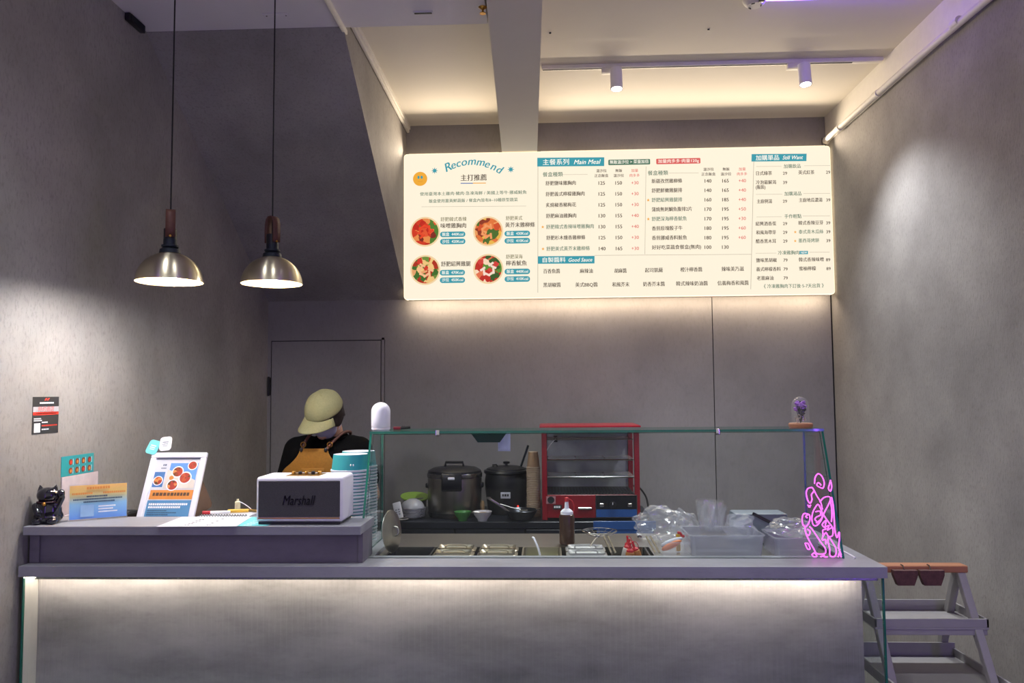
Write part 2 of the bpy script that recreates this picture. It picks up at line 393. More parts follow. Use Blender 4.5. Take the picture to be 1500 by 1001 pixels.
# ------------------------------------------------------------------ track lighting
tr = thing('light_track', 'white ceiling light track between the beam and the concrete wall', 'light track', (0, 4.385, H))
MB().box(0, 1.885, -.018, .018, -.022, 0, .002).build('rail', WHITEP, tr)
MB().box(.005, 1.72, -.005, .005, -.0235, -.021).build('groove', BLACKM, tr)
MB().box(1.72, 1.885, -.0185, .0185, -.023, 0, .002).build('end_piece', WHITEP, tr)
def spot(x, y, z, tilt, watts, lb, grp):
    s = thing('track_spotlight', lb, 'spotlight', (x, y, z), 0, grp)
    MB().box(-.075, .0, .035, .075, -.03, 0, .003).build('adapter', WHITEP, s)
    T = Matrix.Rotation(R(-tilt), 4, 'X')
    MB().lathe([(.02, -.03), (.033, -.03), (.0335, -.15), (.028, -.15), (.028, -.135), (0, -.135)], n=24, M=T).build('lamp_body', WHITE, s)
    MB().lathe([(0, -.136), (.0275, -.136), (.0275, -.139), (0, -.142)], n=24, M=T).build('lens', emit('spot_lens', '#f4f8ff', 60), s)
    L = bpy.data.lights.new('spot_beam', 'SPOT'); L.energy = watts; L.spot_size = R(105); L.spot_blend = .8; L.shadow_soft_size = .03; L.color = (.93, .96, 1)
    lo = bpy.data.objects.new('spot_beam', L); COL.objects.link(lo); lo.parent = s; lo.location = T @ Vector((0, 0, -.16)); lo.rotation_euler = (R(-tilt), 0, 0)
spot(.411, 4.33, H - .022, 8, SPOT_W, 'white cylinder spotlight on the ceiling track next to the beam', 'spotlights on the ceiling track')
spot(1.437, 4.33, H - .022, 8, SPOT_W, 'white cylinder spotlight on the ceiling track near the concrete wall', 'spotlights on the ceiling track')
# the same lamps over the customers' side
for x0, x1, z, w_ in ((-1.6, -.3, 3.28, 'low ceiling'), (.1, 1.5, H, 'high ceiling')):
    t = thing('light_track', 'white light track under the %s over the customer side' % w_, 'light track', (0, 2.255, z))
    MB().box(x0, x1, -.018, .018, -.022, 0, .002).build('rail', WHITEP, t); MB().box(x0 + .005, x1 - .005, -.005, .005, -.0235, -.021).build('groove', BLACKM, t)
    for x, e in ((x0 + .25, 'outer'), (x1 - .35, 'inner')): spot(x, 2.2, z - .022, 2, FRONT_W, '%s spotlight of the %s track on the customer side' % (e, w_), 'spotlights over the customer side')

# ------------------------------------------------------------------ purple LED tubes under the ceiling
TUBEM = emit('purple_led', '#8a4dff', TUBE_E); TUBEC = emit('violet_led', '#7b4dff', 12)
def led_tube(loc, rot, L, m, lb):
    t = thing('led_tube', lb, 'lamp', loc, 0, 'LED tubes'); t.rotation_euler = rot
    MB().box(-L / 2, L / 2, -.016, .016, -.016, 0, .003).build('housing', pm('violet_housing', '#5b4a7c', .5), t)
    MB().tube([(-L / 2 + .02, 0, -.026), (L / 2 - .02, 0, -.026)], .012, 10).build('tube_lamp', m, t)
    for sx in (-1, 1): MB().box(sx * L / 2 - .012, sx * L / 2 + .012, -.016, .016, -.04, 0, .003).build('end_cap', BLACK, t)
led_tube((1.42, 3.615, H), (0, 0, 0), .8, TUBEC, 'purple tube lamp on the warm ceiling beside the smoke detector')
led_tube((XL, .55, 1.45), (0, R(-90), 0), 2.0, TUBEM, 'upright purple tube lamp on the poster wall at the shop entrance')
led_tube((XR, .55, 1.3), (0, R(90), 0), 2.0, emit('purple_led_bright', '#8a4dff', TUBE_E * 3.0), 'upright purple tube lamp on the bare wall at the shop entrance')

# ------------------------------------------------------------------ pendant lamps
def pendant(x, y, zr, rz, lb, top):
    s = thing('pendant_lamp', lb, 'lamp', (x, y, zr), rz, 'metal dome pendants over the ledge')
    R0 = .119
    prof = [(R0 * math.cos(R(a)), .112 * math.sin(R(a))) for a in range(0, 75, 6)]
    outer = prof + [(.03, .112), (.026, .114)]
    inner = [(max(r - .0025, .02), z - .002) for r, z in outer[::-1]]
    MB().shell(outer + [(.02, .112)], n=48).build('shade', BRASSY, s, smooth=60)
    MB().shell([(R0, 0)] + inner[::-1][1:], n=48).build('shade_lining', INNER, s, smooth=60)
    MB().lathe([(0, .108), (.038, .108), (.036, .122), (.026, .128), (.031, .132), (.031, .138), (.024, .14), (.024, .16), (0, .16)], n=24).build('collar', GUN, s)
    MB().lathe([(0, .158), (.0235, .158), (.0235, .2), (0, .2)], n=20).build('socket', BLACK, s)
    st = MB(); w2, hh = .017, .235
    path = [(a_, b_ + .012) for a_, b_ in [(-.026, .155), (-.027, .2), (-.026, .23), (-.02, .25), (-.008, .26), (.008, .26), (.02, .25), (.026, .23), (.027, .2), (.026, .155)]]
    n = len(path)
    for i in range(n - 1):
        (a0, b0), (a1, b1) = path[i], path[i + 1]
        st._new([(a0, -w2, b0), (a0, w2, b0), (a1, w2, b1), (a1, -w2, b1)], [(0, 1, 2, 3)])
    bmesh.ops.remove_doubles(st.bm, verts=st.bm.verts[:], dist=1e-5)
    st.build('strap', LEATHER, s, solid=.004, smooth=50)
    for sx in (-1, 1): MB().lathe([(0, 0), (.005, 0), (.004, .003), (0, .003)], n=10, M=Matrix.Translation((sx * .028, 0, .17)) @ Matrix.Rotation(sx * R(90), 4, 'Y')).build('rivet', BRASS, s)
    MB().tube([(0, 0, .19), (.001, 0, .6), (0, 0, top - zr)], .0028, 8).build('cord', BLACKM, s)
    MB().lathe([(0, -.02), (.04, -.02), (.045, 0), (0, 0)], (0, 0, top - zr), 20).build('ceiling_rose', BLACK, s)
    MB().lathe([(0, -.006), (.012, -.003), (.022, .006), (.026, .02), (.022, .034), (.014, .05), (.012, .1), (0, .1)], n=20).build('bulb', emit('bulb_glow', '#f9faff', PENDANT_E), s, smooth=70)
pendant(-1.398, 2.9, 1.972, R(115), 'brushed metal dome pendant lamp hanging close to the poster wall', 3.28)
pendant(-1.09, 3.13, 1.992, R(145), 'brushed metal dome pendant lamp with open strap loop above the speaker', 3.28)

# ------------------------------------------------------------------ lit menu board
BX0, BX1, BZ0, BZ1, BY = -.933, 1.893, 2.172, 3.158, 5.236
BW, BH = BX1 - BX0, BZ1 - BZ0
mb = thing('menu_board', 'long backlit white menu board with teal headings high on the back wall', 'menu board', (BX0, BY, BZ0))
fr = MB(); fr.prism(rrect(0, BW, 0, BH, .022), .006, .05, 'XZ'); fr.build('light_box', emit('box_side', '#ffe6bd', 1.3), mb)
fc = MB(); fc.prism(rrect(.004, BW - .004, .004, BH - .004, .02), 0, .006, 'XZ'); fc.build('face', emit('board_face', '#fdf1d9', BOARD_E), mb)
# light strips in the gap behind the box
WARM = (1, .81, .59)
for x0, x1 in ((.03, .64), (.92, BW - .03)):
    MB().box(x0, x1, .012, .05, BH, BH + .006, .001, 1).build('wash_bar', WHITEP, mb)
    area('wash_light', ((x0 + x1) / 2, .0, BH + .012), (R(-90 - 4), 0, 0), x1 - x0, .02, WASH_W * (x1 - x0) / 2.5, WARM, mb, 115)
MB().box(.03, BW - .03, .012, .03, -.006, 0, .001, 1).build('glow_bar', WHITEP, mb)
area('glow_light', (BW / 2, .022, -.009), (R(28), 0, 0), BW - .08, .012, GLOW_W, WARM, mb)
for x in (.25, BW / 2, BW - .25): MB().box(x - .03, x + .03, .05, .088, .3, .7).build('bracket', GUN, mb)
def bp(px, py):
    t = 226 - 8 * (px - 597) / 614; bo = 440 - 4 * (px - 594) / 631; vv = (py - t) / (bo - t)
    l = 597 - 3 * vv; r = 1211 + 14 * vv
    return (px - l) / (r - l) * BW, (1 - vv) * BH
PX = .00458
pg = page(0, -.0012, 0)
def E_(t, x0, y, size, x1=None, al='L', sh=0, rot=0):
    a, b_ = bp(x0, y)
    return (t, a, b_, size * PX, None if x1 is None else (x1 - x0) * PX, al, sh, rot)
ink = lambda n, h: emit('ink_' + n, h, BOARD_E)
DK, GRN, OL, TL, RD, OR, WH = ink('dark', '#3f3229'), ink('green', '#3a6a58'), ink('olive', '#6f6d48'), ink('teal', '#3d9aa8'), ink('red', '#d8605c'), ink('amber', '#eda93a'), ink('white', '#fff8ea')
def plate(name, mat, rects, depth=-.0006, r=0):
    for x0, x1, y0, y1 in rects:
        a, b0 = bp(x0, y1); c, d0 = bp(x1, y0); a2, b1 = bp(x0, y0); q = MB()
        if r: q.prism(rrect(a, c, b0, d0, min(r, (d0 - b0) * .49)), depth, depth + .0005, 'XZ')
        else: q._new([(bp(x, y)[0], depth, bp(x, y)[1]) for x, y in ((x0, y1), (x1, y1), (x1, y0), (x0, y0))], [(0, 1, 2, 3)])
        q.build(name, mat, mb, smooth=0)
plate('heading_bar', TL, [(792, 889, 233, 246), (793, 876, 378, 389), (1100, 1178, 230, 241)])
plate('badge', ink('forest', '#4d7560'), [(895, 955, 236, 244.8)], r=.006); plate('badge', RD, [(964, 1027, 235, 244)], r=.006); plate('badge', TL, [(1172, 1184, 372.8, 377.6)])
plate('rule_line', ink('rule', '#a89f8c'), [(792.7, 793.3, 246, 431), (949, 949.5, 247, 376), (1103, 1103.6, 241, 428), (876, 1103, 377, 377.5), (828, 865, 258, 258.4), (982, 1025, 257, 257.4), (622, 776, 304, 304.4),
      (1107, 1143, 248.2, 248.6), (1175, 1212, 247.6, 248), (1107, 1145, 289.3, 289.7), (1175, 1213, 288.6, 289), (1109, 1145, 322.5, 322.9), (1175, 1214, 321.6, 322), (1109, 1139, 375.6, 376), (1186, 1215, 374.6, 375)])
plate('pill', TL, [(x, x + 37.5, y - 4.2, y + 4.2) for x, y in ((649, 345), (649, 355.5), (744, 344.5), (744, 355), (648, 401), (648, 412), (744, 400), (744, 411))], r=.03)
plate('underline', ink('blue', '#4a6fb0'), [(680, 698, 269.4, 270.6)]); plate('underline', OR, [(698, 717, 269.2, 270.4)])
a, b_ = bp(620.5, 263); MB().lathe([(0, 0), (10.5 * PX, 0), (10.5 * PX, .0005), (0, .0005)], n=32, M=Matrix.Translation((a, -.001, b_)) @ Matrix.Rotation(R(90), 4, 'X')).build('logo_disc', OR, mb)
for dx in (-2.3, 2.3): MB().lathe([(0, 0), (1.6 * PX, 0), (1.6 * PX, .0003), (0, .0003)], n=16, M=Matrix.Translation((a + dx * PX, -.0016, b_ + 2.3 * PX)) @ Matrix.Rotation(R(90), 4, 'X') @ Matrix.Diagonal((1, 1.5, 1, 1))).build('logo_eye', TL, mb)
MB().tube([(a - .016, -.0016, b_ - .016), (a, -.0016, b_ - .019), (a + .016, -.0016, b_ - .016)], .0012, 5, sub=4).build('logo_mouth', ink('mouth', '#d08a35'), mb)
for x, y in ((642, 251), (753.5, 250)):
    a, b_ = bp(x, y); pts = [((5.2 if k % 2 == 0 else 2.2) * PX * math.cos(R(k * 22.5)) + a, (5.2 if k % 2 == 0 else 2.2) * PX * math.sin(R(k * 22.5)) + b_) for k in range(16)]
    MB().prism(pts, -.001, -.0004, 'XZ').build('star', TL, mb, smooth=0)
FOODS = [['#c83a22', '#d8552f', '#4f7a30', '#7a2c1e', '#e08a4a', '#b82a1c'], ['#d8743a', '#e39a5a', '#4a6a2c', '#c8502a', '#8a3a24', '#e0b04a'], ['#e0a06a', '#3f6a2a', '#c83a2a', '#a8321f', '#e8c07a', '#6a8a3a'], ['#d8704a', '#c84038', '#5a8a34', '#f0d0b0', '#b83024', '#3a5a2a']]
for i, (x, y) in enumerate(((627, 341), (720, 341), (626.5, 397), (720, 396))):
    a, b_ = bp(x, y); T = Matrix.Translation((a, -.001, b_)) @ Matrix.Rotation(R(90), 4, 'X')
    MB().lathe([(0, 0), (22 * PX, 0), (22 * PX, .0004), (0, .0004)], n=36, M=T).build('dish_rim', ink('dish', '#f0d3a4'), mb)
    MB().lathe([(0, .0006), (19.6 * PX, .0006), (19.6 * PX, .001), (0, .001)], n=36, M=T).build('dish_photo', food('dish%d' % i, FOODS[i], 26 + i, BOARD_E * .85), mb)
    q = MB()
    for k in range(7):
        an = R(40 * k + 60 * i); rr = 11.5 * PX; q.box(-.02, .02, -.007, .007, .001, .0014, M=T @ Matrix.Rotation(an, 4, 'Z') @ Matrix.Translation((rr * .7, 0, 0)) @ Matrix.Rotation(R(35 + 20 * k), 4, 'Z'))
    q.build('dish_slice_print', ink('slice%d' % i, ('#e2492c', '#ee9a62', '#f2b98a', '#f4d9c8')[i]), mb, smooth=0)
# words
dk, gn, ol, tl, rd, am, wh = [], [], [], [], [], [], []
wd = 'Recommend'; wx = [0, .108, .2, .29, .4, .555, .705, .81, .915]
for i, ch in enumerate(wd):
    t = wx[i]; c_ = (t + .045 - .5) / .5; x = 659 + 79 * t; y = 255.5 - 12.5 * (1 - c_ * c_); tl.append(E_(ch, x, y, 17 if i == 0 else 15.5, None, 'B', .25, R(-27) * c_))
dk += [E_('主打推薦', 680, 262, 9.6, 718), E_('味噌雞胸肉', 650, 332.5, 7.6, 687), E_('黃芥末雞柳條', 745, 332, 7.4, 788), E_('舒肥紹興雞腿', 650, 388.5, 7.6, 693), E_('檸香魷魚', 746, 388, 7.6, 776)]
ol += [E_('舒肥韓式香辣', 650, 323, 6.4, 688), E_('舒肥美式', 746, 322, 6.4, 770), E_('舒肥深海', 746, 378.5, 6.4, 770)]
gn += [E_('使用臺灣本土雞肉‧豬肉‧急凍海鮮 / 美國上等牛‧挪威鮭魚', 620, 285.5, 5.6, 776), E_('飯盒使用薑黃鮮蔬飯 / 餐盒內皆有8~10種原型蔬菜', 633, 296, 5.6, 763)]
for x, y, k1, k2 in ((652, 345, '飯盒  440Kcal', '沙拉  420Kcal'), (747, 344.5, '飯盒  430Kcal', '沙拉  410Kcal'), (651, 401, '飯盒  470Kcal', '沙拉  450Kcal'), (747, 400, '飯盒  440Kcal', '沙拉  410Kcal')):
    wh += [E_(k1, x, y, 5.4, x + 31), E_(k2, x, y + 10.6, 5.4, x + 31)]
wh += [E_('主餐系列', 800, 239.8, 9, 838), E_('Main Meal', 845, 239.6, 9, 884, 'L', .3), E_('無飯溫沙拉 > 菜量加倍', 897, 240.4, 5.6, 953), E_('加量肉多多‧肉量120g', 966.5, 239.6, 5.6, 1025),
       E_('自製醬料', 800, 383.6, 7.6, 833), E_('Good Sauce', 838, 383.5, 7.6, 872, 'L', .3), E_('加購單品', 1106, 235.8, 8, 1139), E_('Still Want', 1144, 235.4, 7.6, 1173, 'L', .3), E_('NEW', 1174, 375.2, 4, 1182.5)]
for x, y, cs in ((800, 258, (885, 910, 933)), (952, 257, (1039, 1064, 1087))):
    gn.append(E_('餐盒種類', x, y, 7, x + 29))
    dk += [E_('溫沙拉', cs[0], y - 5, 4.8, None, 'C'), E_('正念飯盒', cs[0], y + 2.2, 4.8, None, 'C'), E_('無飯', cs[1], y - 5, 4.8, None, 'C'), E_('溫沙拉', cs[1], y + 2.2, 4.8, None, 'C')]
    rd += [E_('加量', cs[2], y - 5, 4.8, None, 'C'), E_('肉多多', cs[2], y + 2.2, 4.8, None, 'C')]
rows1 = ['舒肥鹽味雞胸肉|125|150|+30', '舒肥義式檸檬雞胸肉|125|150|+30', '炙燒椒香豬梅花|125|150|+30', '舒肥麻油雞胸肉|130|155|+40', '*舒肥韓式香辣味噌雞胸肉|130|155|+40', '舒肥杉木燻香雞柳條|125|150|+30', '*舒肥美式黃芥末雞柳條|140|165|+30']
rows2 = ['新疆孜然雞柳條|140|165|+40', '舒肥鮮嫩雞腿排|140|165|+40', '*舒肥紹興雞腿排|160|185|+40', '蒲燒無刺鯛魚腹排2片|170|195|+50', '*舒肥深海檸香魷魚|170|195|+30', '香煎原塊骰子牛|180|195|+60', '香煎挪威香料鮭魚|180|195|+60', '好好吃菜蔬食餐盒(無肉)|100|130|']
for rows, x, y0, dy, cs in ((rows1, 804, 271, 16.05, (885.5, 910, 933.5)), (rows2, 957.5, 269, 13.9, (1038.5, 1063.5, 1087.5))):
    for i, rw in enumerate(rows):
        n, p1, p2, p3 = rw.split('|'); y = y0 + dy * i; star = n[0] == '*'; n = n.lstrip('*'); dxx = i * .25
        (gn if star else dk).append(E_(n, x + dxx, y, 6.6, x + dxx + 6.25 * (len(n) - (.8 if n[-1] in ')片' else 0))))
        dk += [E_(p1, cs[0] + dxx, y, 7, None, 'C'), E_(p2, cs[1] + dxx, y, 7, None, 'C')]
        if p3: rd.append(E_(p3, cs[2] + dxx, y, 6.6, None, 'C'))
        if star: am.append(E_('★', x - 5 + dxx, y, 5, None, 'C'))
for t, x0, x1, y in (('百香魚醬', 801, 825, 400), ('麻辣油', 854.5, 873, 400), ('胡麻醬', 905, 922.5, 400), ('起司凱薩', 949.6, 975, 399.5), ('橙汁檸香醬', 1001, 1032, 399), ('辣味美乃滋', 1060.5, 1092, 398.5),
                     ('黑胡椒醬', 801, 826, 420), ('美式BBQ醬', 848, 880, 420), ('和風芥末', 902, 926.5, 420), ('奶香芥末醬', 947, 978, 419.7), ('韓式辣味奶油醬', 995, 1040, 419.3), ('信義梅香和風醬', 1055, 1099, 419)):
    dk.append(E_(t, x0, y, 6.8, x1))
for t, x0, x1, y in (('加購飲品', 1146, 1170, 248.5), ('加購湯品', 1148, 1172, 289), ('手作輕點', 1149, 1173, 322.2), ('冷凍雞胸肉', 1141, 1171, 375.4), ('《 冷凍雞胸肉下訂後‧5-7天出貨 》', 1122, 1206, 424), ('泰式青木瓜絲', 1170, 1204.5, 345), ('墨西哥烤餅', 1170, 1199, 357.8)):
    gn.append(E_(t, x0, y, 6.2, x1))
for t, x0, x1, y in (('日式綠茶', 1107, 1129.5, 258.6), ('英式紅茶', 1167, 1189.5, 257.8), ('冷泡最解渴', 1107, 1135.5, 272), ('(瓶裝)', 1107, 1120.5, 279), ('主廚例湯', 1109, 1130.5, 300), ('主廚地瓜濃湯', 1169, 1202, 298.6),
                     ('紹興酒香蛋', 1108, 1137, 332.8), ('韓式香辣豆芽', 1169, 1204, 332), ('和風海帶芽', 1109, 1137, 345.6), ('醋香黑木耳', 1109, 1137.5, 358.4), ('鹽味黑胡椒', 1110, 1139, 386.2), ('韓式香辣味噌', 1171, 1206, 385.6), ('義式檸檬香料', 1110.5, 1145, 399.2), ('蜜柚檸檬', 1172, 1195.5, 398.6), ('老薑麻油', 1111.5, 1135, 412.2)):
    dk.append(E_(t, x0, y, 6.2, x1))
for t, x, y in (('29', 1148, 258.6), ('29', 1209, 257.6), ('39', 1148.5, 272.2), ('29', 1149, 299.8), ('39', 1210.5, 298.4), ('29', 1150, 332.7), ('39', 1211.5, 332), ('29', 1150.5, 345.5), ('39', 1212, 345), ('29', 1151, 358.3), ('39', 1212.5, 358),
                ('79', 1152, 386), ('89', 1213, 385.8), ('79', 1152.5, 399), ('89', 1214, 398.8), ('79', 1153, 412)):
    dk.append(E_(t, x, y, 6, None, 'C'))
am += [E_('★', 1165, 345.2, 4.6, None, 'C'), E_('★', 1165.3, 358.2, 4.6, None, 'C')]
for nm, mt, ls in (('dark', DK, dk), ('green', GRN, gn), ('olive', OL, ol), ('teal', TL, tl), ('red', RD, rd), ('amber', OR, am), ('white', WH, wh)):
    lettering('lettering', mb, mt, ls, pg, .035 if mt in (TL, DK) else .02)

# ------------------------------------------------------------------ service counter
CL, CR, CY, CZ = XL + .012, 1.15, 2.788, .95
ct = thing('service_counter', 'long concrete-faced service counter with fluted glass front and pale worktop', 'counter', (0, CY, 0))
wt = MB(); wt.prism([(CL, 0), (CR, 0), (CR, .72), (1.062, .72), (1.062, .19), (-.64, .19), (-.64, .72), (CL, .72)], CZ - .037, CZ, 'XY'); wt.build('worktop', TOP, ct)
MB().box(CL + .012, CR - .05, .1, .15, .0, CZ - .04).build('front_panel', COUNTER, ct)
MB().box(CR - .16, CR - .08, .15, .7, 0, CZ - .038).build('side_panel', COUNTER, ct)
MB().box(CL + .001, CL + .011, .024, .1, 0, CZ - .04).build('return_panel', WHITEP, ct)
MB().box(CL + .04, CR - .03, .055, .1, 0, .05).build('plinth', LEDGE, ct)
ms = emit('counter_led', '#ffeadb', LED_E)
MB().box(CL + .02, CR - .08, .037, .044, CZ - .05, CZ - .037).build('led_strip', ms, ct)
MB().box(CL + .04, CR - .02, .030, .036, CZ - .052, CZ - .037, .001, 1).build('led_channel', STEELD, ct)
fl = MB(); x = CL + .012; pts = []; pw = .0205
NR = int((CR - .006 - x) / pw)
for k in range(NR):
    for q in range(6): t = q / 6; pts.append((x + (k + t) * pw, .008 + .009 * (1 - math.sin(math.pi * t))))
pts.append((x + NR * pw, .017)); v = []; f = []
for i, (px_, py_) in enumerate(pts):
    v += [(px_, py_, 0.02), (px_, py_, CZ - .0385)]
    if i: f.append((2 * i - 2, 2 * i, 2 * i + 1, 2 * i - 1))
fl._new(v, f); fl.build('fluted_glass_panel', FLUTE, ct, smooth=60)
MB().box(x + NR * pw, x + NR * pw + .006, .012, .022, .02, CZ - .0385).build('glass_edge', GLASSE, ct)
MB().box(x - .004, x, .012, .022, .02, CZ - .0385).build('glass_edge', GLASSE, ct)
# raised till ledge on the worktop
LZ, LX1 = 1.086, -.652
lg = thing('till_ledge', 'raised grey laminate ledge on the counter with overhanging top', 'ledge', (0, 2.806, CZ))
MB().box(CL, LX1, 0, .225, .105, .136, .0015, 1).build('ledge_top', TOP, lg)
MB().box(CL + .035, LX1 - .02, .05, .07, .0, .105).build('ledge_front', LEDGE, lg)
MB().box(LX1 - .02, LX1 - .002, .045, .2, .0, .105, .001, 1).build('ledge_end', LEDGE, lg)
MB().box(CL, CL + .035, .04, .2, .0, .105, .001, 1).build('ledge_end', LEDGE, lg)

# ------------------------------------------------------------------ glass display guard
GX0, GX1, GYb, GYt, GYk, GZ = -.682, 1.056, 2.935, 3.11, 3.33, 1.402
gc = thing('glass_guard', 'clear glass sneeze guard with green edges standing on the counter', 'display case', (0, 0, CZ))
def sheet(name, P, th, edge=True):
    """P: 4 corners (world x, y, z-CZ); clear pane plus its coloured edges"""
    P = [Vector(p) for p in P]; n = (P[1] - P[0]).cross(P[3] - P[0]).normalized() * th / 2
    q = MB(); vs = [p - n for p in P] + [p + n for p in P]
    q._new(vs, [(3, 2, 1, 0), (4, 5, 6, 7)]); o = q.build(name, GLASS, gc, smooth=0)
    e = MB(); e._new(vs, [(0, 1, 5, 4), (1, 2, 6, 5), (2, 3, 7, 6), (3, 0, 4, 7)]); e.build('pane_edge', GLASSE, o, smooth=0)
gh = GZ - CZ
sheet('front_pane', [(GX0 + .009, GYb, .001), (GX1 - .009, GYb, .001), (GX1 - .009, GYt, gh - .011), (GX0 + .009, GYt, gh - .011)], .008)
sheet('top_pane', [(GX0 - .004, GYt - .012, gh - .004), (GX1 + .004, GYt - .012, gh - .004), (GX1 + .004, GYk, gh - .004), (GX0 - .004, GYk, gh - .004)], .009)
for gx in (GX0, GX1): sheet('side_pane', [(gx, GYb - .006, .001), (gx, GYk - .005, .001), (gx, GYk - .005, gh - .009), (gx, GYt - .006, gh - .009)], .008)
for px in (-.42, .66):
    MB().box(px - .008, px + .008, GYt - .016, GYt + .012, gh - .02, gh + .004, .002).build('clip', CHROME, gc)

# ------------------------------------------------------------------ neon figure in front of the guard
NEON_STROKES = [[(0.99,1.205),(0.996,1.227),(1.009,1.24),(1.021,1.231),(1.026,1.209),(1.019,1.19),(1.008,1.192),(0.998,1.199),(1.001,1.207),(1.008,1.207),(1.013,1.199)],[(0.979,1.192),(0.963,1.188),(0.955,1.173),(0.956,1.15),(0.963,1.137),(0.972,1.15),(0.973,1.167),(0.984,1.18),(0.979,1.192),(0.984,1.184),(0.992,1.162),(1.002,1.141),(1.004,1.116)],[(0.953,1.131),(0.96,1.128),(0.965,1.131)],[(0.955,1.125),(0.962,1.124)],[(1.05,1.218),(1.051,1.196),(1.044,1.179),(1.038,1.188),(1.045,1.205),(1.05,1.216)],[(0.999,1.141),(1.015,1.156),(1.034,1.16),(1.039,1.152),(1.029,1.133),(1.011,1.108),(0.993,1.079),(0.975,1.062),(0.963,1.064),(0.961,1.083),(0.967,1.104),(0.979,1.122),(0.991,1.133),(0.998,1.12),(1.001,1.099),(0.994,1.083),(0.974,1.07)],[(0.978,1.108),(0.994,1.11),(0.994,1.097),(0.98,1.091),(0.972,1.083),(0.977,1.075)],[(0.953,1.099),(0.936,1.102),(0.927,1.087),(0.926,1.066),(0.935,1.058),(0.948,1.07),(0.955,1.087),(0.953,1.099),(0.941,1.093),(0.946,1.087)],[(0.933,1.058),(0.932,1.038),(0.941,1.009),(0.952,0.985),(0.96,0.969),(0.988,0.969),(0.993,0.985),(0.981,1.005),(0.968,1.029),(0.956,1.05),(0.948,1.058)],[(0.94,1.05),(0.948,1.042),(0.942,1.029),(0.934,1.033)],[(0.924,1.003),(0.935,1.001),(0.939,0.985),(0.93,0.984),(0.924,1.003)],[(0.942,0.965),(0.952,0.971),(0.959,0.961),(0.949,0.958),(0.942,0.965)],[(0.999,1.07),(1.011,1.079),(1.005,1.058),(1.019,1.062),(1.01,1.046),(1.029,1.054),(1.026,1.029),(1.011,1.025),(1.004,1.038),(0.994,1.029),(0.994,1.046),(1.006,1.05),(0.995,1.062),(0.999,1.07)],[(0.992,1.029),(0.987,1.013),(0.998,1.015),(0.997,0.999)],[(1.011,1.025),(1.006,1.009),(1.008,0.985),(1.005,0.965),(1.014,0.958),(1.026,0.965),(1.03,0.985),(1.022,1.005),(1.014,1.021)],[(1.044,1.158),(1.045,1.129),(1.041,1.087),(1.037,1.046),(1.04,1.021),(1.051,1.04),(1.048,1.017),(1.04,0.989),(1.045,0.965)],[(0.972,0.958),(0.985,0.963),(0.985,0.958),(0.996,0.958)],[(1.033,0.958),(1.04,0.971),(1.042,0.961),(1.045,0.958)],[(1.002,1.104),(1.015,1.079),(1.026,1.062),(1.032,1.05)],[(1.038,1.15),(1.037,1.108),(1.029,1.074)]]
nm_ = emit('pink_neon', '#ff5cf2', 1.7)
ns = thing('neon_sign', 'glowing pink neon line drawing leaning on the glass guard corner', 'neon sign', (0, 2.918, CZ))
kk = (GYt - GYb) / gh
for s_ in NEON_STROKES:
    MB().tube([(x, (z - CZ) * kk - .004, z - CZ) for x, z in s_], .0022, 6, sub=4).build('neon_tube', nm_, ns, smooth=70)
MB().tube([(1.09, .002, .004), (1.1, .05, .002), (1.095, .3, .003)], .003, 6, sub=4).build('power_lead', WHITE, ns)

# ================================================================== things on the till ledge
LT = LZ + .0005
def blob(name, mb_, voxel, mat, parent=None, loc=None, smooth=3, rz=0):
    """fuse overlapping lumps into one continuous surface"""
    me = mb_.mesh(name, 0); o = bpy.data.objects.new(name, me); COL.objects.link(o)
    m = o.modifiers.new('r', 'REMESH'); m.mode = 'VOXEL'; m.voxel_size = voxel; m.use_smooth_shade = True
    if smooth: s = o.modifiers.new('s', 'SMOOTH'); s.iterations = smooth; s.factor = .5
    dg = bpy.context.evaluated_depsgraph_get(); m2 = bpy.data.meshes.new_from_object(o.evaluated_get(dg))
    bpy.data.objects.remove(o); bpy.data.meshes.remove(me)
    m2.name = name; m2.materials.clear(); m2.materials.append(mat)
    for p in m2.polygons: p.use_smooth = True
    o = bpy.data.objects.new(name, m2); COL.objects.link(o)
    if parent is not None: o.parent = parent
    if loc: o.location = loc
    o.rotation_euler.z = rz
    return o
def dashes(name, parent, mat, rows, plane, fn=None):
    """rows of tiny unreadable print: (x0, x1, y, h)"""
    q = MB(); rnd = random.Random(len(rows) * 31 + 5)
    for x0, x1, y, h in rows:
        x = x0
        while x < x1 - h * .4:
            wq = h * rnd.uniform(.6, .95); wq = min(wq, x1 - x)
            q._new([(x, y, 0), (x + wq, y, 0), (x + wq, y + h, 0), (x, y + h, 0)], [(0, 1, 2, 3)], plane); x += wq + h * .22
    o = q.build(name, mat, parent, smooth=0); o['kind'] = 'stuff'; return o
def flat(name, mat, parent, x0, x1, y0, y1, plane, z=0, r=0):
    q = MB()
    if r:
        p = rrect(x0, x1, y0, y1, r); q._new([(a, b, z) for a, b in p], [tuple(range(len(p)))], plane)
    else: q._new([(x0, y0, z), (x1, y0, z), (x1, y1, z), (x0, y1, z)], [(0, 1, 2, 3)], plane)
    return q.build(name, mat, parent, smooth=0)
def disc(name, mat, parent, x, y, r, plane, z=0, n=20):
    q = MB(); q._new([(x + r * math.cos(2 * math.pi * k / n), y + r * math.sin(2 * math.pi * k / n), z) for k in range(n)], [tuple(range(n))], plane)
    return q.build(name, mat, parent, smooth=0)
INKD = pm('print_black', '#24262a', .7); INKW = pm('print_white', '#f1f1f3', .7); INKR = pm('print_red', '#d63a2c', .6); INKO = pm('print_orange', '#d98a3d', .6); INKB = pm('print_blue', '#4e86b4', .6)

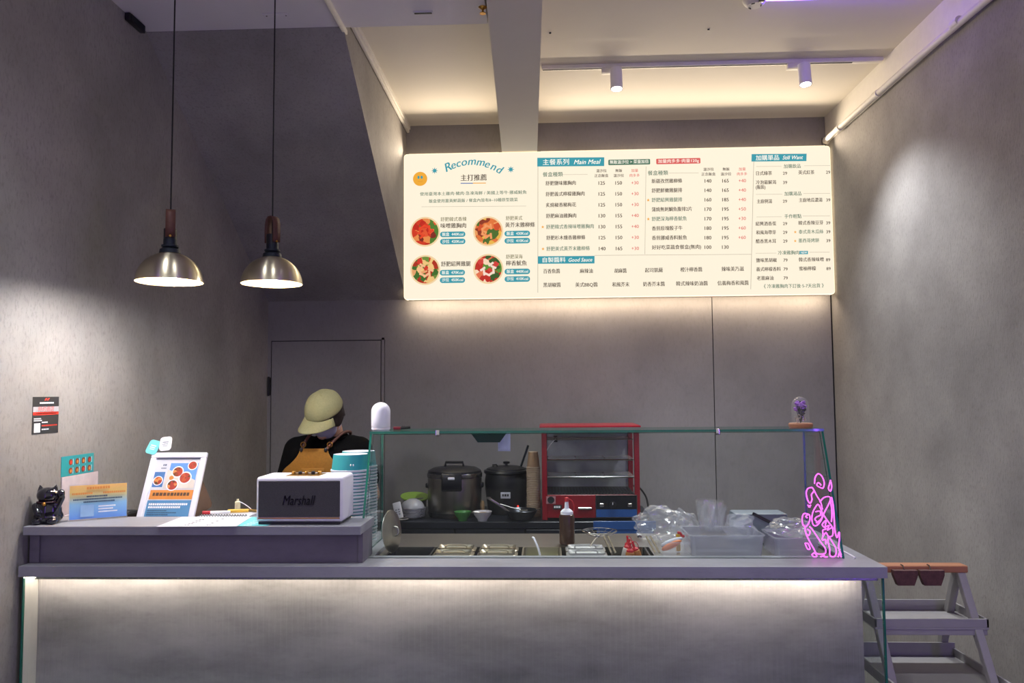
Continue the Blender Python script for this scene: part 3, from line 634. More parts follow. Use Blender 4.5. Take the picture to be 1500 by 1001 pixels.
# lucky cat figurine
c = MB()
c.ell((0, 0, .047), (.046, .038, .05)); c.ell((0, .006, .025), (.05, .042, .03)); c.ell((0, -.008, .103), (.037, .032, .029)); c.ell((0, -.03, .097), (.016, .01, .01))
for s in (-1, 1):
    c.capsule((s * .024, -.006, .118), .013, (s * .027, -.006, .139), .003); c.ell((s * .026, -.032, .012), (.018, .016, .013))
c.capsule((-.036, -.018, .065), .013, (-.022, -.036, .042), .011)
c.capsule((.036, -.01, .066), .013, (.05, -.014, .094), .012); c.ell((.05, -.02, .109), (.013, .013, .016))
cat = blob('lucky_cat_figurine', c, .0035, CATM, None, (-1.822, 2.876, LT), 4, R(12))
tag(cat, 'glossy dark lucky cat figurine with raised paw on the ledge', 'figurine')
q = MB(); q.tube([(.034 * math.cos(R(a)), -.006 + .03 * math.sin(R(a)), .079) for a in range(0, 360, 20)], .003, 6, True); q.build('collar', pm('maroon_cord', '#3a1420', .6), cat)
MB().ell((0, -.04, .074), (.007, .006, .007), 10).build('bell', BRASS, cat)
# sticker on the wall
WP = lambda y, z: Matrix.Translation((XL + .0004, y, z)) @ Matrix(((0, 0, 1, 0), (1, 0, 0, 0), (0, 1, 0, 0), (0, 0, 0, 1)))
po = thing('wall_sticker', 'black and red notice sticker on the concrete side wall', 'sticker', (0, 0, 0)); W = WP(2.856, 1.41)
q = MB(); q.box(0, .157, 0, .138, 0, .0012, M=W); q.build('backing', INKD, po, smooth=0)
flat('band', pm('print_grey', '#b9b4b6', .6), po, .002, .156, .082, .101, W, .0018); flat('band', INKR, po, .002, .156, .07, .081, W, .0018)
flat('blank_square', INKW, po, .01, .046, .006, .04, W, .0018)
q = MB(); q._new([(.066, .124, .0018), (.076, .124, .0018), (.084, .133, .0018), (.074, .133, .0018)], [(0, 1, 2, 3)], W); q._new([(.08, .124, .0018), (.09, .124, .0018), (.1, .133, .0018), (.09, .133, .0018)], [(0, 1, 2, 3)], W); q.build('logo', INKR, po, smooth=0)
dashes('small_print', po, INKW, [(.04, .125, .112, .006), (.008, .05, .055, .004), (.008, .055, .048, .004), (.055, .09, .04, .005), (.055, .1, .014, .005), (.02, .14, .0735, .004)], Matrix.Translation((.0018, 0, 0)) @ W)
dashes('small_print', po, INKR, [(.055, .15, .028, .005)], Matrix.Translation((.0018, 0, 0)) @ W)
lettering('lettering', po, INKR, [('特約商店', .03, .0915, .021, .098, 'L', .2, 0)], Matrix.Translation((.0022, 0, 0)) @ W, 0)
# green picture card and pale sheet on the wall
gcd = thing('picture_card', 'teal card with eight small dish pictures on the side wall above the ledge', 'card'); W = WP(3.04, 1.236)
q = MB(); q.box(0, .222, 0, .078, 0, .0015, M=W); q.build('card', TEAL, gcd, smooth=0)
for k in range(8):
    cx, cy = .06 + .043 * (k % 4), .053 - .034 * (k // 4)
    disc('dish_print', pm('dish_dark', '#8a3c22', .6), gcd, cx, cy, .0125, W, .002); disc('dish_print', INKO if k % 3 else INKR, gcd, cx + .002, cy - .001, .007, W, .0025)
    flat('line_print', INKW, gcd, cx + .015, cx + .018, cy - .012, cy + .012, W, .002)
ps = thing('pale_sheet', 'pale pinkish sheet standing against the side wall below the teal card', 'sheet'); W = WP(3.04, 1.087)
q = MB(); q.box(0, .25, 0, .148, .001, .006, .0015, M=W); q.build('sheet', pm('pale_pink_board', '#c9b9b9', .7), ps)
q = MB(); q.box(0, .25, -.05, .0, .001, .02, M=W); q.build('foot', pm('pale_pink_board', '#c9b9b9', .7), ps)
# acrylic sign
ac = thing('acrylic_sign', 'acrylic table sign with yellow to blue printed sheet on the ledge', 'sign', (-1.765, 2.905, LT), R(33))
P = page(0, 0, .002, -R(5))
q = MB(); q.box(0, .2, 0, .132, 0, .004, .001, 1, P); q.build('holder', ACRY, ac)
q = MB(); q.box(0, .2, -.004, .05, 0, .003, .001, 1); q.build('foot', ACRY, ac)
q = MB(); q.box(.004, .196, .004, .128, -.001, -.0004, M=P); q.build('printed_sheet', gradient_print('yellow_blue_print', [(0, '#4f97f5'), (.45, '#8ccdf2'), (.66, '#d6d29a'), (.8, '#f2cc62'), (1, '#f5bb58')], 2, .005, .13), ac, smooth=0)
PZ = P @ Matrix.Translation((0, 0, .0046))
dashes('heading_print', ac, INKO, [(.06, .14, .112, .009), (.012, .08, .094, .007), (.115, .19, .094, .007)], PZ)
dashes('text_print', ac, pm('print_navy', '#26405e', .7), [(.06, .13, .083, .0055), (.016, .18, .073, .0055), (.05, .155, .063, .0055)], PZ)
dashes('text_print', ac, INKW, [(.1, .16, .045, .005), (.1, .15, .035, .005), (.1, .165, .025, .005)], PZ)
flat('blank_square', pm('pale_blue_print', '#8fb6dd', .7), ac, .04, .085, .012, .056, PZ, .0002)
# card terminal between sign and frame
cdv = thing('card_terminal', 'small black card terminal between the acrylic sign and the white frame', 'terminal', (-1.655, 3.12, 1.041))
MB().box(-.035, .035, -.06, .06, 0, .05, .008).build('body', BLACK, cdv); MB().box(-.026, .026, .0, .05, .05, .0515).build('screen', GUN, cdv)
for k in range(9): MB().box(-.022 + .016 * (k % 3), -.012 + .016 * (k % 3), -.05 + .015 * (k // 3), -.04 + .015 * (k // 3), .05, .053, .001, 1).build('key', STEELD, cdv)
bs = thing('rear_shelf', 'grey laminate shelf just behind the till ledge', 'shelf', (0, 3.033, CZ))
MB().box(CL, -.87, 0, .29, .06, .09, .001, 1).build('board', LEDGE, bs)
for x in (CL + .05, -.9): MB().box(x - .01, x + .01, .02, .27, 0, .06).build('support', LEDGE, bs)
# white picture frame leaning back
fm = thing('photo_frame', 'white leaning picture frame holding a food poster', 'picture frame', (-1.585, 3.048, 1.0405), 0)
FP = page(0, 0, .0, -R(26))
fw_, fh_ = .226, .305
q = MB()
for a0, a1, b0, b1 in ((0, fw_, 0, .022), (0, fw_, fh_ - .022, fh_), (0, .022, .022, fh_ - .022), (fw_ - .022, fw_, .022, fh_ - .022)): q.box(a0, a1, b0, b1, 0, .014, .002, 1, FP)
q.build('frame', WHITE, fm)
q = MB(); q.box(.018, fw_ - .018, .018, fh_ - .018, .002, .005, M=FP); q.build('poster', PAPER, fm, smooth=0)
flat('top_shadow_line', pm('print_slate', '#6a7488', .7), fm, .024, fw_ - .024, fh_ - .0255, fh_ - .0225, FP, .0062)
flat('photo_print', pm('sky_blue_print', '#5f93d8', .6), fm, .085, .197, .155, .262, FP, .0056)
q = MB(); q._new([(.075, .155, .0058), (.197, .155, .0058), (.197, .19, .0058), (.15, .212, .0058), (.078, .235, .0058)], [(0, 1, 2, 3, 4)], FP); q.build('photo_print', pm('cloth_print', '#d8cfc4', .7), fm, smooth=0)
flat('photo_print', pm('deep_blue_print', '#3f6fae', .6), fm, .028, .07, .162, .225, FP, .0056)
for x, y, r in ((.12, .225, .024), (.155, .2, .026), (.175, .252, .02), (.11, .17, .024), (.048, .188, .02)):
    disc('plate_print', INKW, fm, x, y, r, FP, .006); disc('dish_print', food('poster_dish%d' % int(x * 1000), ['#8a3a20', '#b8542c', '#d88a4a', '#5a3a1c', '#a83a2a'], 60), fm, x, y, r * .82, FP, .0063)
disc('dish_print', INKO, fm, .1, .2, .009, FP, .0064)
flat('band', INKO, fm, .028, .2, .112, .15, FP, .0056); flat('band', INKB, fm, .026, .2, .02, .108, FP, .0056)
FZ = FP @ Matrix.Translation((0, 0, .006))
dashes('text_print', fm, pm('print_brown', '#5a4030', .7), [(.04, .19, .126, .013)], FZ)
dashes('text_print', fm, INKW, [(.034, .19, .088, .008), (.034, .165, .076, .008)], FZ); dashes('text_print', fm, pm('print_navy', '#26405e', .7), [(.034, .11, .064, .004), (.034, .15, .056, .004), (.034, .12, .048, .004), (.034, .16, .04, .004)], FZ)
dashes('text_print', fm, pm('print_slate', '#6a7488', .7), [(.055, .07, .25, .008), (.05, .07, .238, .005)], FZ)
q = MB(); q.prism([(.06, .01), (.1, .175), (.14, .19), (.26, .06), (.255, .045)], .15, .19, 'YZ'); q.build('easel_stand', pm('brown_board', '#6e5648', .8), fm)
for nm, x, y, mt, lb, rr in (('promo_card', .0, .327, TEALL, 'pale teal rounded card clipped to the white frame corner', 14), ('promo_card', .05, .34, WHITE, 'white rounded card beside the pale teal one on the frame', -6)):
    k = thing(nm, lb, 'card', (-1.585, 3.048, 1.0405), 0); T = FP @ Matrix.Translation((x, y, .014 if x == 0 else .018)) @ Matrix.Rotation(R(-rr), 4, 'Z')
    q = MB(); p = rrect(-.024, .024, -.03, .03, .013); n = len(p); q._new([(a, b, 0) for a, b in p] + [(a, b, .002) for a, b in p], [tuple(range(n))[::-1], tuple(range(n, 2 * n))] + [(i, (i + 1) % n, n + (i + 1) % n, n + i) for i in range(n)], T); q.build('card', mt, k, smooth=0)
    dashes('text_print', k, pm('print_slate', '#6a7488', .7) if x else INKW, [(-.012, .012, .004, .005), (-.012, .012, -.004, .004), (-.01, .01, -.011, .003)], T @ Matrix.Translation((0, 0, .0025)))
# notebook with pens behind the ledge
nb = thing('spiral_notebook', 'white spiral bound notebook lying behind the ledge', 'notebook', (-1.255, 3.15, 1.041))
MB().box(-.1, .1, -.07, .07, 0, .036, .001, 1).build('pages', PAPER, nb); MB().box(-.101, .101, -.071, .071, .036, .038, .0005, 1).build('cover', PAPER, nb)
for k in range(18): MB().tube([(-.09 + k * .0106, -.07 + .009 * math.cos(R(a)), .036 + .009 * math.sin(R(a))) for a in range(0, 360, 45)], .0016, 5, True).build('ring', BLACK, nb)
pn = thing('red_marker', 'white marker pen with red cap on the spiral notebook', 'pen', (-1.295, 3.13, 1.0865))
MB().tube([(-.03, 0, 0), (.045, .01, 0)], .006, 10).build('barrel', WHITE, pn); MB().tube([(-.06, -.004, 0), (-.03, 0, 0)], .007, 10).build('cap', REDP, pn)
yl = pm('yellow_plastic', '#d9a935', .45)
pn = thing('yellow_marker', 'yellow marker pen with dark tip on the spiral notebook', 'pen', (-1.215, 3.155, 1.088))
MB().tube([(-.05, 0, 0), (.03, .01, .001)], .007, 10).build('barrel', yl, pn); MB().tube([(.03, .01, .001), (.06, .014, -.002)], .0055, 8).build('cap', pm('ochre_plastic', '#6d5414', .5), pn)
pn = thing('glue_tube', 'small cream glue tube standing on the notebook', 'tube', (-1.24, 3.19, 1.0795))
MB().lathe([(0, 0), (.011, 0), (.011, .04), (.005, .045), (.005, .052), (0, .052)], n=14).build('tube', pm('cream_plastic', '#e0d8b8', .5), pn); MB().tube([(0, 0, .045), (.03, 0, .03), (.055, .0, .012)], .0018, 6, sub=3).build('string', WHITE, pn)
# papers
def sheetp(name, mat, pts, z, lb, cat):
    q = MB(); n = len(pts); q._new([(x, y, z) for x, y in pts] + [(x, y, z + .0006) for x, y in pts], [tuple(range(n))[::-1], tuple(range(n, 2 * n))] + [(i, (i + 1) % n, n + (i + 1) % n, n + i) for i in range(n)])
    return tag(q.build(name, mat, smooth=0), lb, cat)
tp = sheetp('teal_leaflet', TEALL, [(-1.17, 2.80), (-.985, 2.812), (-.99, 3.005), (-1.15, 3.01)], LT, 'teal leaflet poking out between paper and speaker', 'leaflet')
wp = sheetp('order_sheet', PAPER, [(-1.375, 2.79), (-1.09, 2.795), (-1.115, 3.012), (-1.385, 3.015)], LT + .0009, 'white order sheet lying on the ledge in front of the frame', 'paper')
flatM = Matrix.Translation((0, 0, LT + .0017))
dashes('text_print', wp, INKD, [(-1.29, -1.27, y, .012) for y in (2.82, 2.85, 2.88, 2.91, 2.94)] + [(-1.21, -1.195, y, .012) for y in (2.82, 2.86, 2.9, 2.95)], flatM)
dashes('text_print', tp, INKW, [(-1.075, -1.045, y, .01) for y in (2.82, 2.85, 2.88, 2.91)], Matrix.Translation((0, 0, LT + .0008)))
# speaker
spk = thing('bluetooth_speaker', 'white box speaker with dark grey grille and script logo on the ledge', 'speaker', (-.88, 2.918, LT + .001))
MB().box(-.157, .157, -.083, .083, .008, .168, .012, 4).build('cabinet', WHITE, spk)
MB().box(-.147, .147, -.08, .08, 0, .009).build('base', BLACK, spk)
q = MB(); q.box(-.147, .147, -.0855, -.08, .026, .154, .002, 1); q.build('grille', pm('grey_speaker_cloth', '#4b494b', .95, var=.2, scale=400, bump=.3), spk)
MB().box(-.147, .147, -.0865, -.0835, .0205, .0245).build('trim_strip', BRASS, spk)
lettering('logo', spk, pm('logo_black', '#141312', .35), [('Marshall', 0, .087, .046, .118, 'C', .3, 0)], page(0, -.0875, 0), .03)
MB().box(-.06, .064, -.055, .045, .168, .1695, .001, 1).build('top_plate', BRASS, spk)
for k in range(5): MB().lathe([(0, 0), (.007, 0), (.007, .009), (.005, .011), (0, .011)], (-.045 + k * .024, -.005, .1695), 14).build('knob', BRASS if k % 2 == 0 else BLACK, spk)

# ------------------------------------------------------------------ stacks of paper bowls, mouth down
def bowl_mesh(rm, rb, h, side, name):
    q = MB(); n = 32
    q.shell([(rb * .86, h - .004), (rb * .94, h - .004), (rb, h), (rm - .001, .0085)], n=n)
    nb_ = len(q.bm.faces)
    q.shell([(rm - .001, .0085), (rm + .0025, .0078), (rm + .0035, .004), (rm + .002, .0), (rm - .0016, .001), (rb - .0012, h - .006)], n=n)
    q._new([(rb * .86 * math.cos(2 * math.pi * k / n), rb * .86 * math.sin(2 * math.pi * k / n), h - .004) for k in range(n)], [tuple(range(n))])
    bmesh.ops.remove_doubles(q.bm, verts=q.bm.verts[:], dist=1e-6); q.bm.faces.ensure_lookup_table()
    for f in q.bm.faces:
        zc = f.calc_center_median(); f.material_index = 0 if (zc.z > .0086 and zc.z < h - .004 and math.hypot(zc.x, zc.y) > rb - .002) else 1
    me = q.mesh(name, 40); me.materials.append(side); me.materials.append(PAPER if side is TEAL else pm('kraft_rim', '#cdb8a0', .8))
    return me
bm_ = bowl_mesh(.0735, .066, .066, TEAL, 'paper_bowl')
ORD = 'topmost second third fourth fifth sixth seventh eighth ninth tenth eleventh twelfth thirteenth fourteenth fifteenth sixteenth seventeenth eighteenth nineteenth twentieth twenty-first twenty-second twenty-third twenty-fourth twenty-fifth twenty-sixth twenty-seventh twenty-eighth'.split()
def nth(i): return ORD[i] + (' one' if i == 0 else ' from the top')
def stack(me, name, x, y, z0, n, pitch, lb, cat, grp, toplb):
    for k in range(n):
        o = bpy.data.objects.new(name, me); COL.objects.link(o); o.location = (x + random.uniform(-.0012, .0012), y + random.uniform(-.0012, .0012), z0 + k * pitch); o.rotation_euler.z = random.uniform(0, 6)
        tag(o, toplb if k == n - 1 else lb + ', ' + nth(n - 1 - k), cat, grp)
    return o
o = stack(bm_, 'paper_bowl', -.765, 3.115, CZ + .001, 25, .0124, 'paper bowl in the tall stack behind the speaker', 'bowl', 'paper bowls stacked behind the speaker', 'teal paper bowl topping the tall stack behind the speaker')
o.rotation_euler.z = 0
for dx in (-.005, .005):
    a = R(-72) + dx / .07; MB().ell((.0712 * math.cos(a), .0712 * math.sin(a), .028), (.0028, .0028, .004), 8).build('logo_dot', INKW, o)
stack(bm_, 'paper_bowl', -.77, 3.278, CZ + .001, 25, .0124, 'paper bowl in the rear stack beside the glass guard', 'bowl', 'paper bowls stacked beside the glass', 'teal paper bowl topping the rear stack beside the glass guard')

# ------------------------------------------------------------------ on top of the glass guard
GT = GZ + .001
dv = thing('white_dome_speaker', 'white capsule shaped device on the corner of the glass guard', 'device', (-.663, 3.2, GT))
MB().lathe([(0, 0), (.034, 0), (.0375, .004), (.0375, .012), (0, .012)], n=32).build('base', pm('pale_grey_plastic', '#c9c6d2', .5), dv)
MB().lathe([(.036, .012), (.0378, .014), (.0378, .075)] + [(.0378 * math.cos(R(a)), .075 + .037 * math.sin(R(a))) for a in range(10, 90, 10)] + [(0, .112)], n=32).build('dome', WHITE, dv, smooth=60)
mk = thing('marker_pen', 'black pen with dark red cap lying on the glass guard', 'pen', (-.58, 3.21, GT + .007))
MB().tube([(-.005, 0, 0), (.033, .01, .003)], .006, 8).build('barrel', BLACK, mk); MB().tube([(-.033, -.006, 0), (-.005, 0, 0)], .0065, 8).build('cap', pm('dark_red_plastic', '#8a1630', .4), mk); MB().box(-.002, .03, .006, .012, .004, .008).build('clip', GUN, mk)
fd = thing('flower_dome', 'purple dried flowers under a glass dome on the glass guard', 'ornament', (1.005, 3.2, GT))
MB().lathe([(0, 0), (.042, 0), (.046, .006), (.046, .014), (.043, .018), (0, .018)], n=32).build('wooden_base', WOOD, fd)
MB().shell([(.033, .018), (.033, .085)] + [(.033 * math.cos(R(a)), .085 + .037 * math.sin(R(a))) for a in range(10, 90, 10)] + [(.001, .122)], n=32).build('glass_dome', ACRY, fd, smooth=60)
fb = MB(); rnd = random.Random(3); stems = MB(); lv = MB(); pk = MB()
for k in range(14):
    a = rnd.uniform(0, 6.28); r = rnd.uniform(.004, .02); z = rnd.uniform(.055, .108); p = (r * math.cos(a), r * math.sin(a), z)
    stems.tube([(0, 0, .018), (p[0] * .5, p[1] * .5, z * .6), p], .0012, 5)
    for j in range(7):
        d = Vector((rnd.gauss(0, 1), rnd.gauss(0, 1), rnd.gauss(0, 1))).normalized() * .006
        (fb if k % 3 else pk).ell((p[0] + d.x, p[1] + d.y, p[2] + d.z), (.0058, .0058, .0045), 5)
for k in range(26):
    a = rnd.uniform(0, 6.28); r = rnd.uniform(.008, .024); z = rnd.uniform(.022, .055); T = Matrix.Translation((r * math.cos(a), r * math.sin(a), z)) @ Matrix.Rotation(a, 4, 'Z') @ Matrix.Rotation(rnd.uniform(-1, 1), 4, 'X')
    lv.ell((0, 0, 0), (.002, .006, .0025), 5, T)
fb.build('flower_heads', pm('purple_petals', '#9a5fc0', .8, var=.2), fd); pk.build('flower_heads', pm('dark_petals', '#231c2c', .8), fd); stems.build('stems', pm('dark_stem', '#23261e', .8), fd); lv.build('moss_leaves', pm('pale_dried_leaves', '#a59a8a', .9, var=.3), fd)
nt_ = thing('paper_note', 'small white paper note hanging from the glass guard top', 'note', (-.172, 3.318, 1.3925))
q = MB(); q.grid(lambda u, v: (-.026 + .052 * u, .004 * math.sin(u * 3 + v), -.085 * v), 4, 6); q.build('note', pm('lilac_paper', '#cfd0ee', .8), nt_, solid=.0006)
MB().box(-.012, .012, -.006, .006, -.003, 0).build('tape', WHITE, nt_)
ty = thing('dark_block', 'dark green tapered block under the glass guard top', 'holder', (-.232, 3.28, 1.3925))  # plain tapered dark green block just below the top pane
q = MB(); q._new([(-.078, -.03, 0), (.078, -.03, 0), (.078, .03, 0), (-.078, .03, 0), (-.045, -.018, -.045), (.045, -.018, -.045), (.045, .018, -.045), (-.045, .018, -.045)], [(3, 2, 1, 0), (0, 1, 5, 4), (1, 2, 6, 5), (2, 3, 7, 6), (3, 0, 4, 7), (4, 5, 6, 7)]); q.build('body', pm('dark_green_plastic', '#16302c', .35), ty, smooth=0)
MB().box(-.08, .08, -.032, .032, -.003, 0, .001, 1).build('rim', pm('dark_green_plastic', '#16302c', .35), ty)

# ------------------------------------------------------------------ steel prep table inside the guard
PZ0 = .939
pt = thing('prep_table', 'stainless steel prep table behind the glass guard', 'prep table', (0, 0, 0))
q = MB()
for a in ((-.635, 1.055, 3.2, 3.5), (-.635, 1.055, 2.982, 2.992), (-.635, -.612, 2.992, 3.2), (.40, 1.055, 2.992, 3.2)): q.box(a[0], a[1], a[2], a[3], PZ0 - .02, PZ0)
q.build('top', STEEL, pt, smooth=0)
MB().box(-.612, .40, 2.992, 3.2, .74, .75).build('well_floor', STEELD, pt); MB().box(-.63, 1.05, 3.47, 3.49, 0, PZ0 - .02).build('back_panel', STEEL, pt)
for x in (-.6, 1.02):
    MB().box(x - .02, x + .02, 3.43, 3.47, 0, PZ0 - .02).build('leg', STEEL, pt); MB().box(x - .02, x + .02, 3.0, 3.04, 0, .74).build('leg', STEEL, pt)
def tray_mesh(q, w, d, h, t=.0012, flange=.006, bev=.012):
    """open pan: flange, walls and floor, z=0 at the flange"""
    A = rrect(-w / 2, w / 2, -d / 2, d / 2, bev, 4); B_ = rrect(-w / 2 + flange, w / 2 - flange, -d / 2 + flange, d / 2 - flange, bev * .8, 4); C_ = rrect(-w / 2 + flange + .006, w / 2 - flange - .006, -d / 2 + flange + .006, d / 2 - flange - .006, bev * .8, 4)
    n = len(A); v = [(x, y, -.002) for x, y in A] + [(x, y, .001) for x, y in A] + [(x, y, .001) for x, y in B_] + [(x, y, -h) for x, y in C_]
    q._new(v, [(k * n + i, k * n + (i + 1) % n, (k + 1) * n + (i + 1) % n, (k + 1) * n + i) for k in range(3) for i in range(n)] + [tuple(range(3 * n, 4 * n))[::-1]])
def lid_mesh(q, w, d):
    A = rrect(-w / 2, w / 2, -d / 2, d / 2, .012, 4); B_ = rrect(-w / 2 + .008, w / 2 - .008, -d / 2 + .006, d / 2 - .006, .01, 4); C_ = rrect(-w / 2 + .02, w / 2 - .02, -d / 2 + .014, d / 2 - .014, .01, 4); n = len(A)
    v = [(x, y, .0015) for x, y in A] + [(x, y, .006) for x, y in B_] + [(x, y, .012) for x, y in B_] + [(x, y, .004) for x, y in C_]
    q._new(v, [(k * n + i, k * n + (i + 1) % n, (k + 1) * n + (i + 1) % n, (k + 1) * n + i) for k in range(3) for i in range(n)] + [tuple(range(3 * n, 4 * n))[::-1]])
WARMST = pm('warm_stainless', '#c2b9a6', .32, 1, var=.05)
def pan(x0, x1, y0, y1, lb, lid=None, grp=None, fill=None, mat=WARMST):
    s = thing('food_pan', lb, 'food pan', ((x0 + x1) / 2, (y0 + y1) / 2, PZ0 + .002), 0, grp); w_, d_ = x1 - x0, y1 - y0
    q = MB(); tray_mesh(q, w_, d_, .1); q.build('pan', mat, s)
    if lid:
        q = MB(); lid_mesh(q, w_ - .004, d_ - .004); l = q.build('lid', lid, s)
        q = MB(); q.tube([(-w_ * .26, 0, .005), (-w_ * .22, 0, .016), (w_ * .22, 0, .016), (w_ * .26, 0, .005)], .0035, 8, sub=3); q.build('lid_grip', lid, l)
    if fill: MB().box(-w_ / 2 + .016, w_ / 2 - .016, -d_ / 2 + .016, d_ / 2 - .016, -.07, -.045, .006).build('food', fill, s)
    return s
pan(-.608, -.437, 2.994, 3.186, 'wide open dark steel pan beside the round lid', None, None, None, STEELD)
YR = ((3.096, 3.186, 'rear'), (2.996, 3.088, 'front'))
for (x0, x1, nb_, mt) in ((-.43, -.275, 'next to the open dark pan', WARMST), (-.262, -.11, 'in the middle of the steel row', WARMST), (.072, .226, 'below the sauce bottle', pm('clouded_lid', '#b8b6b4', .3, .3))):
    for y0, y1, rw in YR: pan(x0, x1, y0, y1, 'lidded steel food pan %s, %s row' % (nb_, rw), mt, 'lidded food pans in the prep table')
sp = pan(-.095, .056, 2.996, 3.186, 'open food pan with a white spoon standing in it', None, None, pm('pale_salad', '#8f9a6a', .8, var=.4, scale=60))
pan(.24, .385, 2.996, 3.186, 'open food pan holding small red capped sauce bottles', None, None, None, STEELD)
us = thing('white_spoon', 'white plastic spoon leaning in the open food pan', 'spoon', (-.02, 3.09, PZ0 - .04)); MB().tube([(0, 0, 0), (-.012, .01, .05), (-.028, .03, .085), (-.034, .04, .09)], .004, 8, sub=4).build('handle', WHITE, us); MB().ell((.004, -.006, .0), (.014, .018, .006), 8).build('scoop', WHITE, us)
# round steel lid leaning at the table end
rl = thing('round_lid', 'round stainless pot lid standing on edge at the table end', 'pot lid', (-.592, 3.075, PZ0 + .083))
T = Matrix.Rotation(R(-15), 4, 'Z') @ Matrix.Rotation(R(84), 4, 'Y')
MB().lathe([(0, .012), (.03, .011), (.06, .006), (.074, .001), (.08, 0), (.081, -.003), (.074, -.002), (.05, .004), (0, .008)], n=40, M=T).build('disc', STEEL, rl)
MB().tube([(.018 * math.cos(R(a)), 0, .01 + .018 * math.sin(R(a))) for a in range(0, 181, 20)], .003, 8, M=T).build('loop_handle', STEEL, rl)
# squeeze bottles
SAUCE = sheer('brown_sauce_bottle', '#5a3a2a', .12, .2, '#c9a080')
def bottle(name, x, y, z, r, h, mat, lb, grp=None, tilt=0):
    s = thing(name, lb, 'bottle', (x, y, z), 0, grp); T = Matrix.Rotation(tilt, 4, 'Y')
    MB().lathe([(0, 0), (r * .92, 0), (r, r * .15), (r, h * .9), (r * .95, h * .97), (r * .8, h), (0, h)], n=24, M=T).build('body', mat, s)
    cp = MB().lathe([(0, h), (r * .82, h), (r * .82, h + r * .35), (r * .55, h + r * .6), (r * .3, h + r * .75), (r * .22, h + r * 1.7), (0, h + r * 1.7)], n=20, M=T).build('cap', WHITE if r > .02 else REDP, s)
    MB().lathe([(0, h + r * 1.7), (r * .24, h + r * 1.6), (r * .26, h + r * 2.1), (0, h + r * 2.2)], n=12, M=T).build('tip', REDP, cp)
    MB().tube([(r * .15, 0, h + r * 2), (r * .7, 0, h + r * 1.7), (r * .95, 0, h + r * .9), (r * .85, 0, h + r * .2)], r * .07, 6, sub=4, M=T).build('tether', REDP, cp)
    return s
bottle('squeeze_bottle', .082, 3.262, PZ0 + .001, .031, .118, SAUCE, 'brown sauce squeeze bottle with red tipped nozzle on the prep table')
MILKB = pm('milky_bottle', '#e0d6cc', .4); ORB = pm('orange_sauce', '#c9803f', .45)
for i, (x, y, z, tl_, mt, lb) in enumerate(((.29, 3.07, .925, .25, MILKB, 'small milky sauce bottle tilted in the dark pan'), (.318, 3.1, .93, -.12, MILKB, 'small milky sauce bottle upright in the dark pan centre'), (.35, 3.06, .92, -.3, ORB, 'small orange sauce bottle tilted in the dark pan'), (.308, 3.04, .915, .05, ORB, 'small orange sauce bottle upright at the dark pan front'))):
    bottle('sauce_bottle', x, y, z - .022, .0165, .058, mt, lb, 'red capped sauce bottles', tl_)
# wire skimmer
sk = thing('wire_skimmer', 'round wire skimmer with long handle lying across the pans', 'skimmer', (.215, 3.29, PZ0 + .048))
for rr, zz in ((.07, 0), (.055, -.012), (.036, -.02)): MB().tube([(rr * math.cos(R(a)), rr * math.sin(R(a)), zz) for a in range(0, 360, 15)], .002 if rr > .06 else .001, 6, True).build('wire_ring', CHROME, sk)
for a in range(0, 180, 30): MB().tube([(.07 * math.cos(R(a)), .07 * math.sin(R(a)), 0), (0, 0, -.024), (-.07 * math.cos(R(a)), -.07 * math.sin(R(a)), 0)], .0009, 5, sub=4).build('wire_spoke', CHROME, sk)
MB().tube([(.0, -.07, 0), (-.03, -.14, -.012), (-.05, -.2, -.025)], .0028, 8, sub=3).build('handle', CHROME, sk)
for x, lb in ((.238, 'steel tongs leaning between skimmer and dark pan'), (.40, 'steel tongs leaning beside the orange tub')):
    s = thing('tongs', lb, 'tongs', (x, 3.05, PZ0 + .004), 0, 'steel tongs in the prep table')
    for dx in (0, .016): q = MB(); q.box(-.0035, .0035, -.0015, .0015, 0, .13, .001, 1, Matrix.Translation((dx, -.05, .012)) @ Matrix.Rotation(R(-25), 4, 'Y') @ Matrix.Rotation(R(-70), 4, 'X')); q.build('arm', STEELD, s)
    MB().tube([(-.05, .066, .05), (-.045, .07, .053), (-.036, .066, .05)], .004, 6, sub=3).build('spring_end', STEELD, s)
# tubs, cups, bags
def tub(x0, x1, y0, y1, z1, lb, mat=MILKP):
    s = thing('plastic_tub', lb, 'tub', ((x0 + x1) / 2, (y0 + y1) / 2, PZ0 + .001)); w_, d_, h = x1 - x0, y1 - y0, z1 - PZ0
    A = rrect(-w_ / 2, w_ / 2, -d_ / 2, d_ / 2, .018, 5); B_ = rrect(-w_ * .46, w_ * .46, -d_ * .46, d_ * .46, .016, 5); n = len(A); q = MB()
    q._new([(x, y, h) for x, y in A] + [(x * .985, y * .985, h - .002) for x, y in A] + [(x, y, .0) for x, y in B_], [(k * n + i, k * n + (i + 1) % n, (k + 1) * n + (i + 1) % n, (k + 1) * n + i) for k in range(2) for i in range(n)] + [tuple(range(2 * n, 3 * n))])
    q.build('walls', mat, s); q = MB(); q.tube([(x, y, h) for x, y in A], .003, 6, True); q.build('rim', CLEARP, s); return s
tub(.525, .80, 2.99, 3.2, 1.018, 'large frosted tub holding cups and lids behind the glass')
tub(.835, 1.0, 2.995, 3.19, 1.008, 'smaller frosted tub with a plastic bag on it near the neon sign')
tub(.425, .535, 3.0, 3.15, .992, 'clear tub with orange contents beside the tongs', CLEARP)
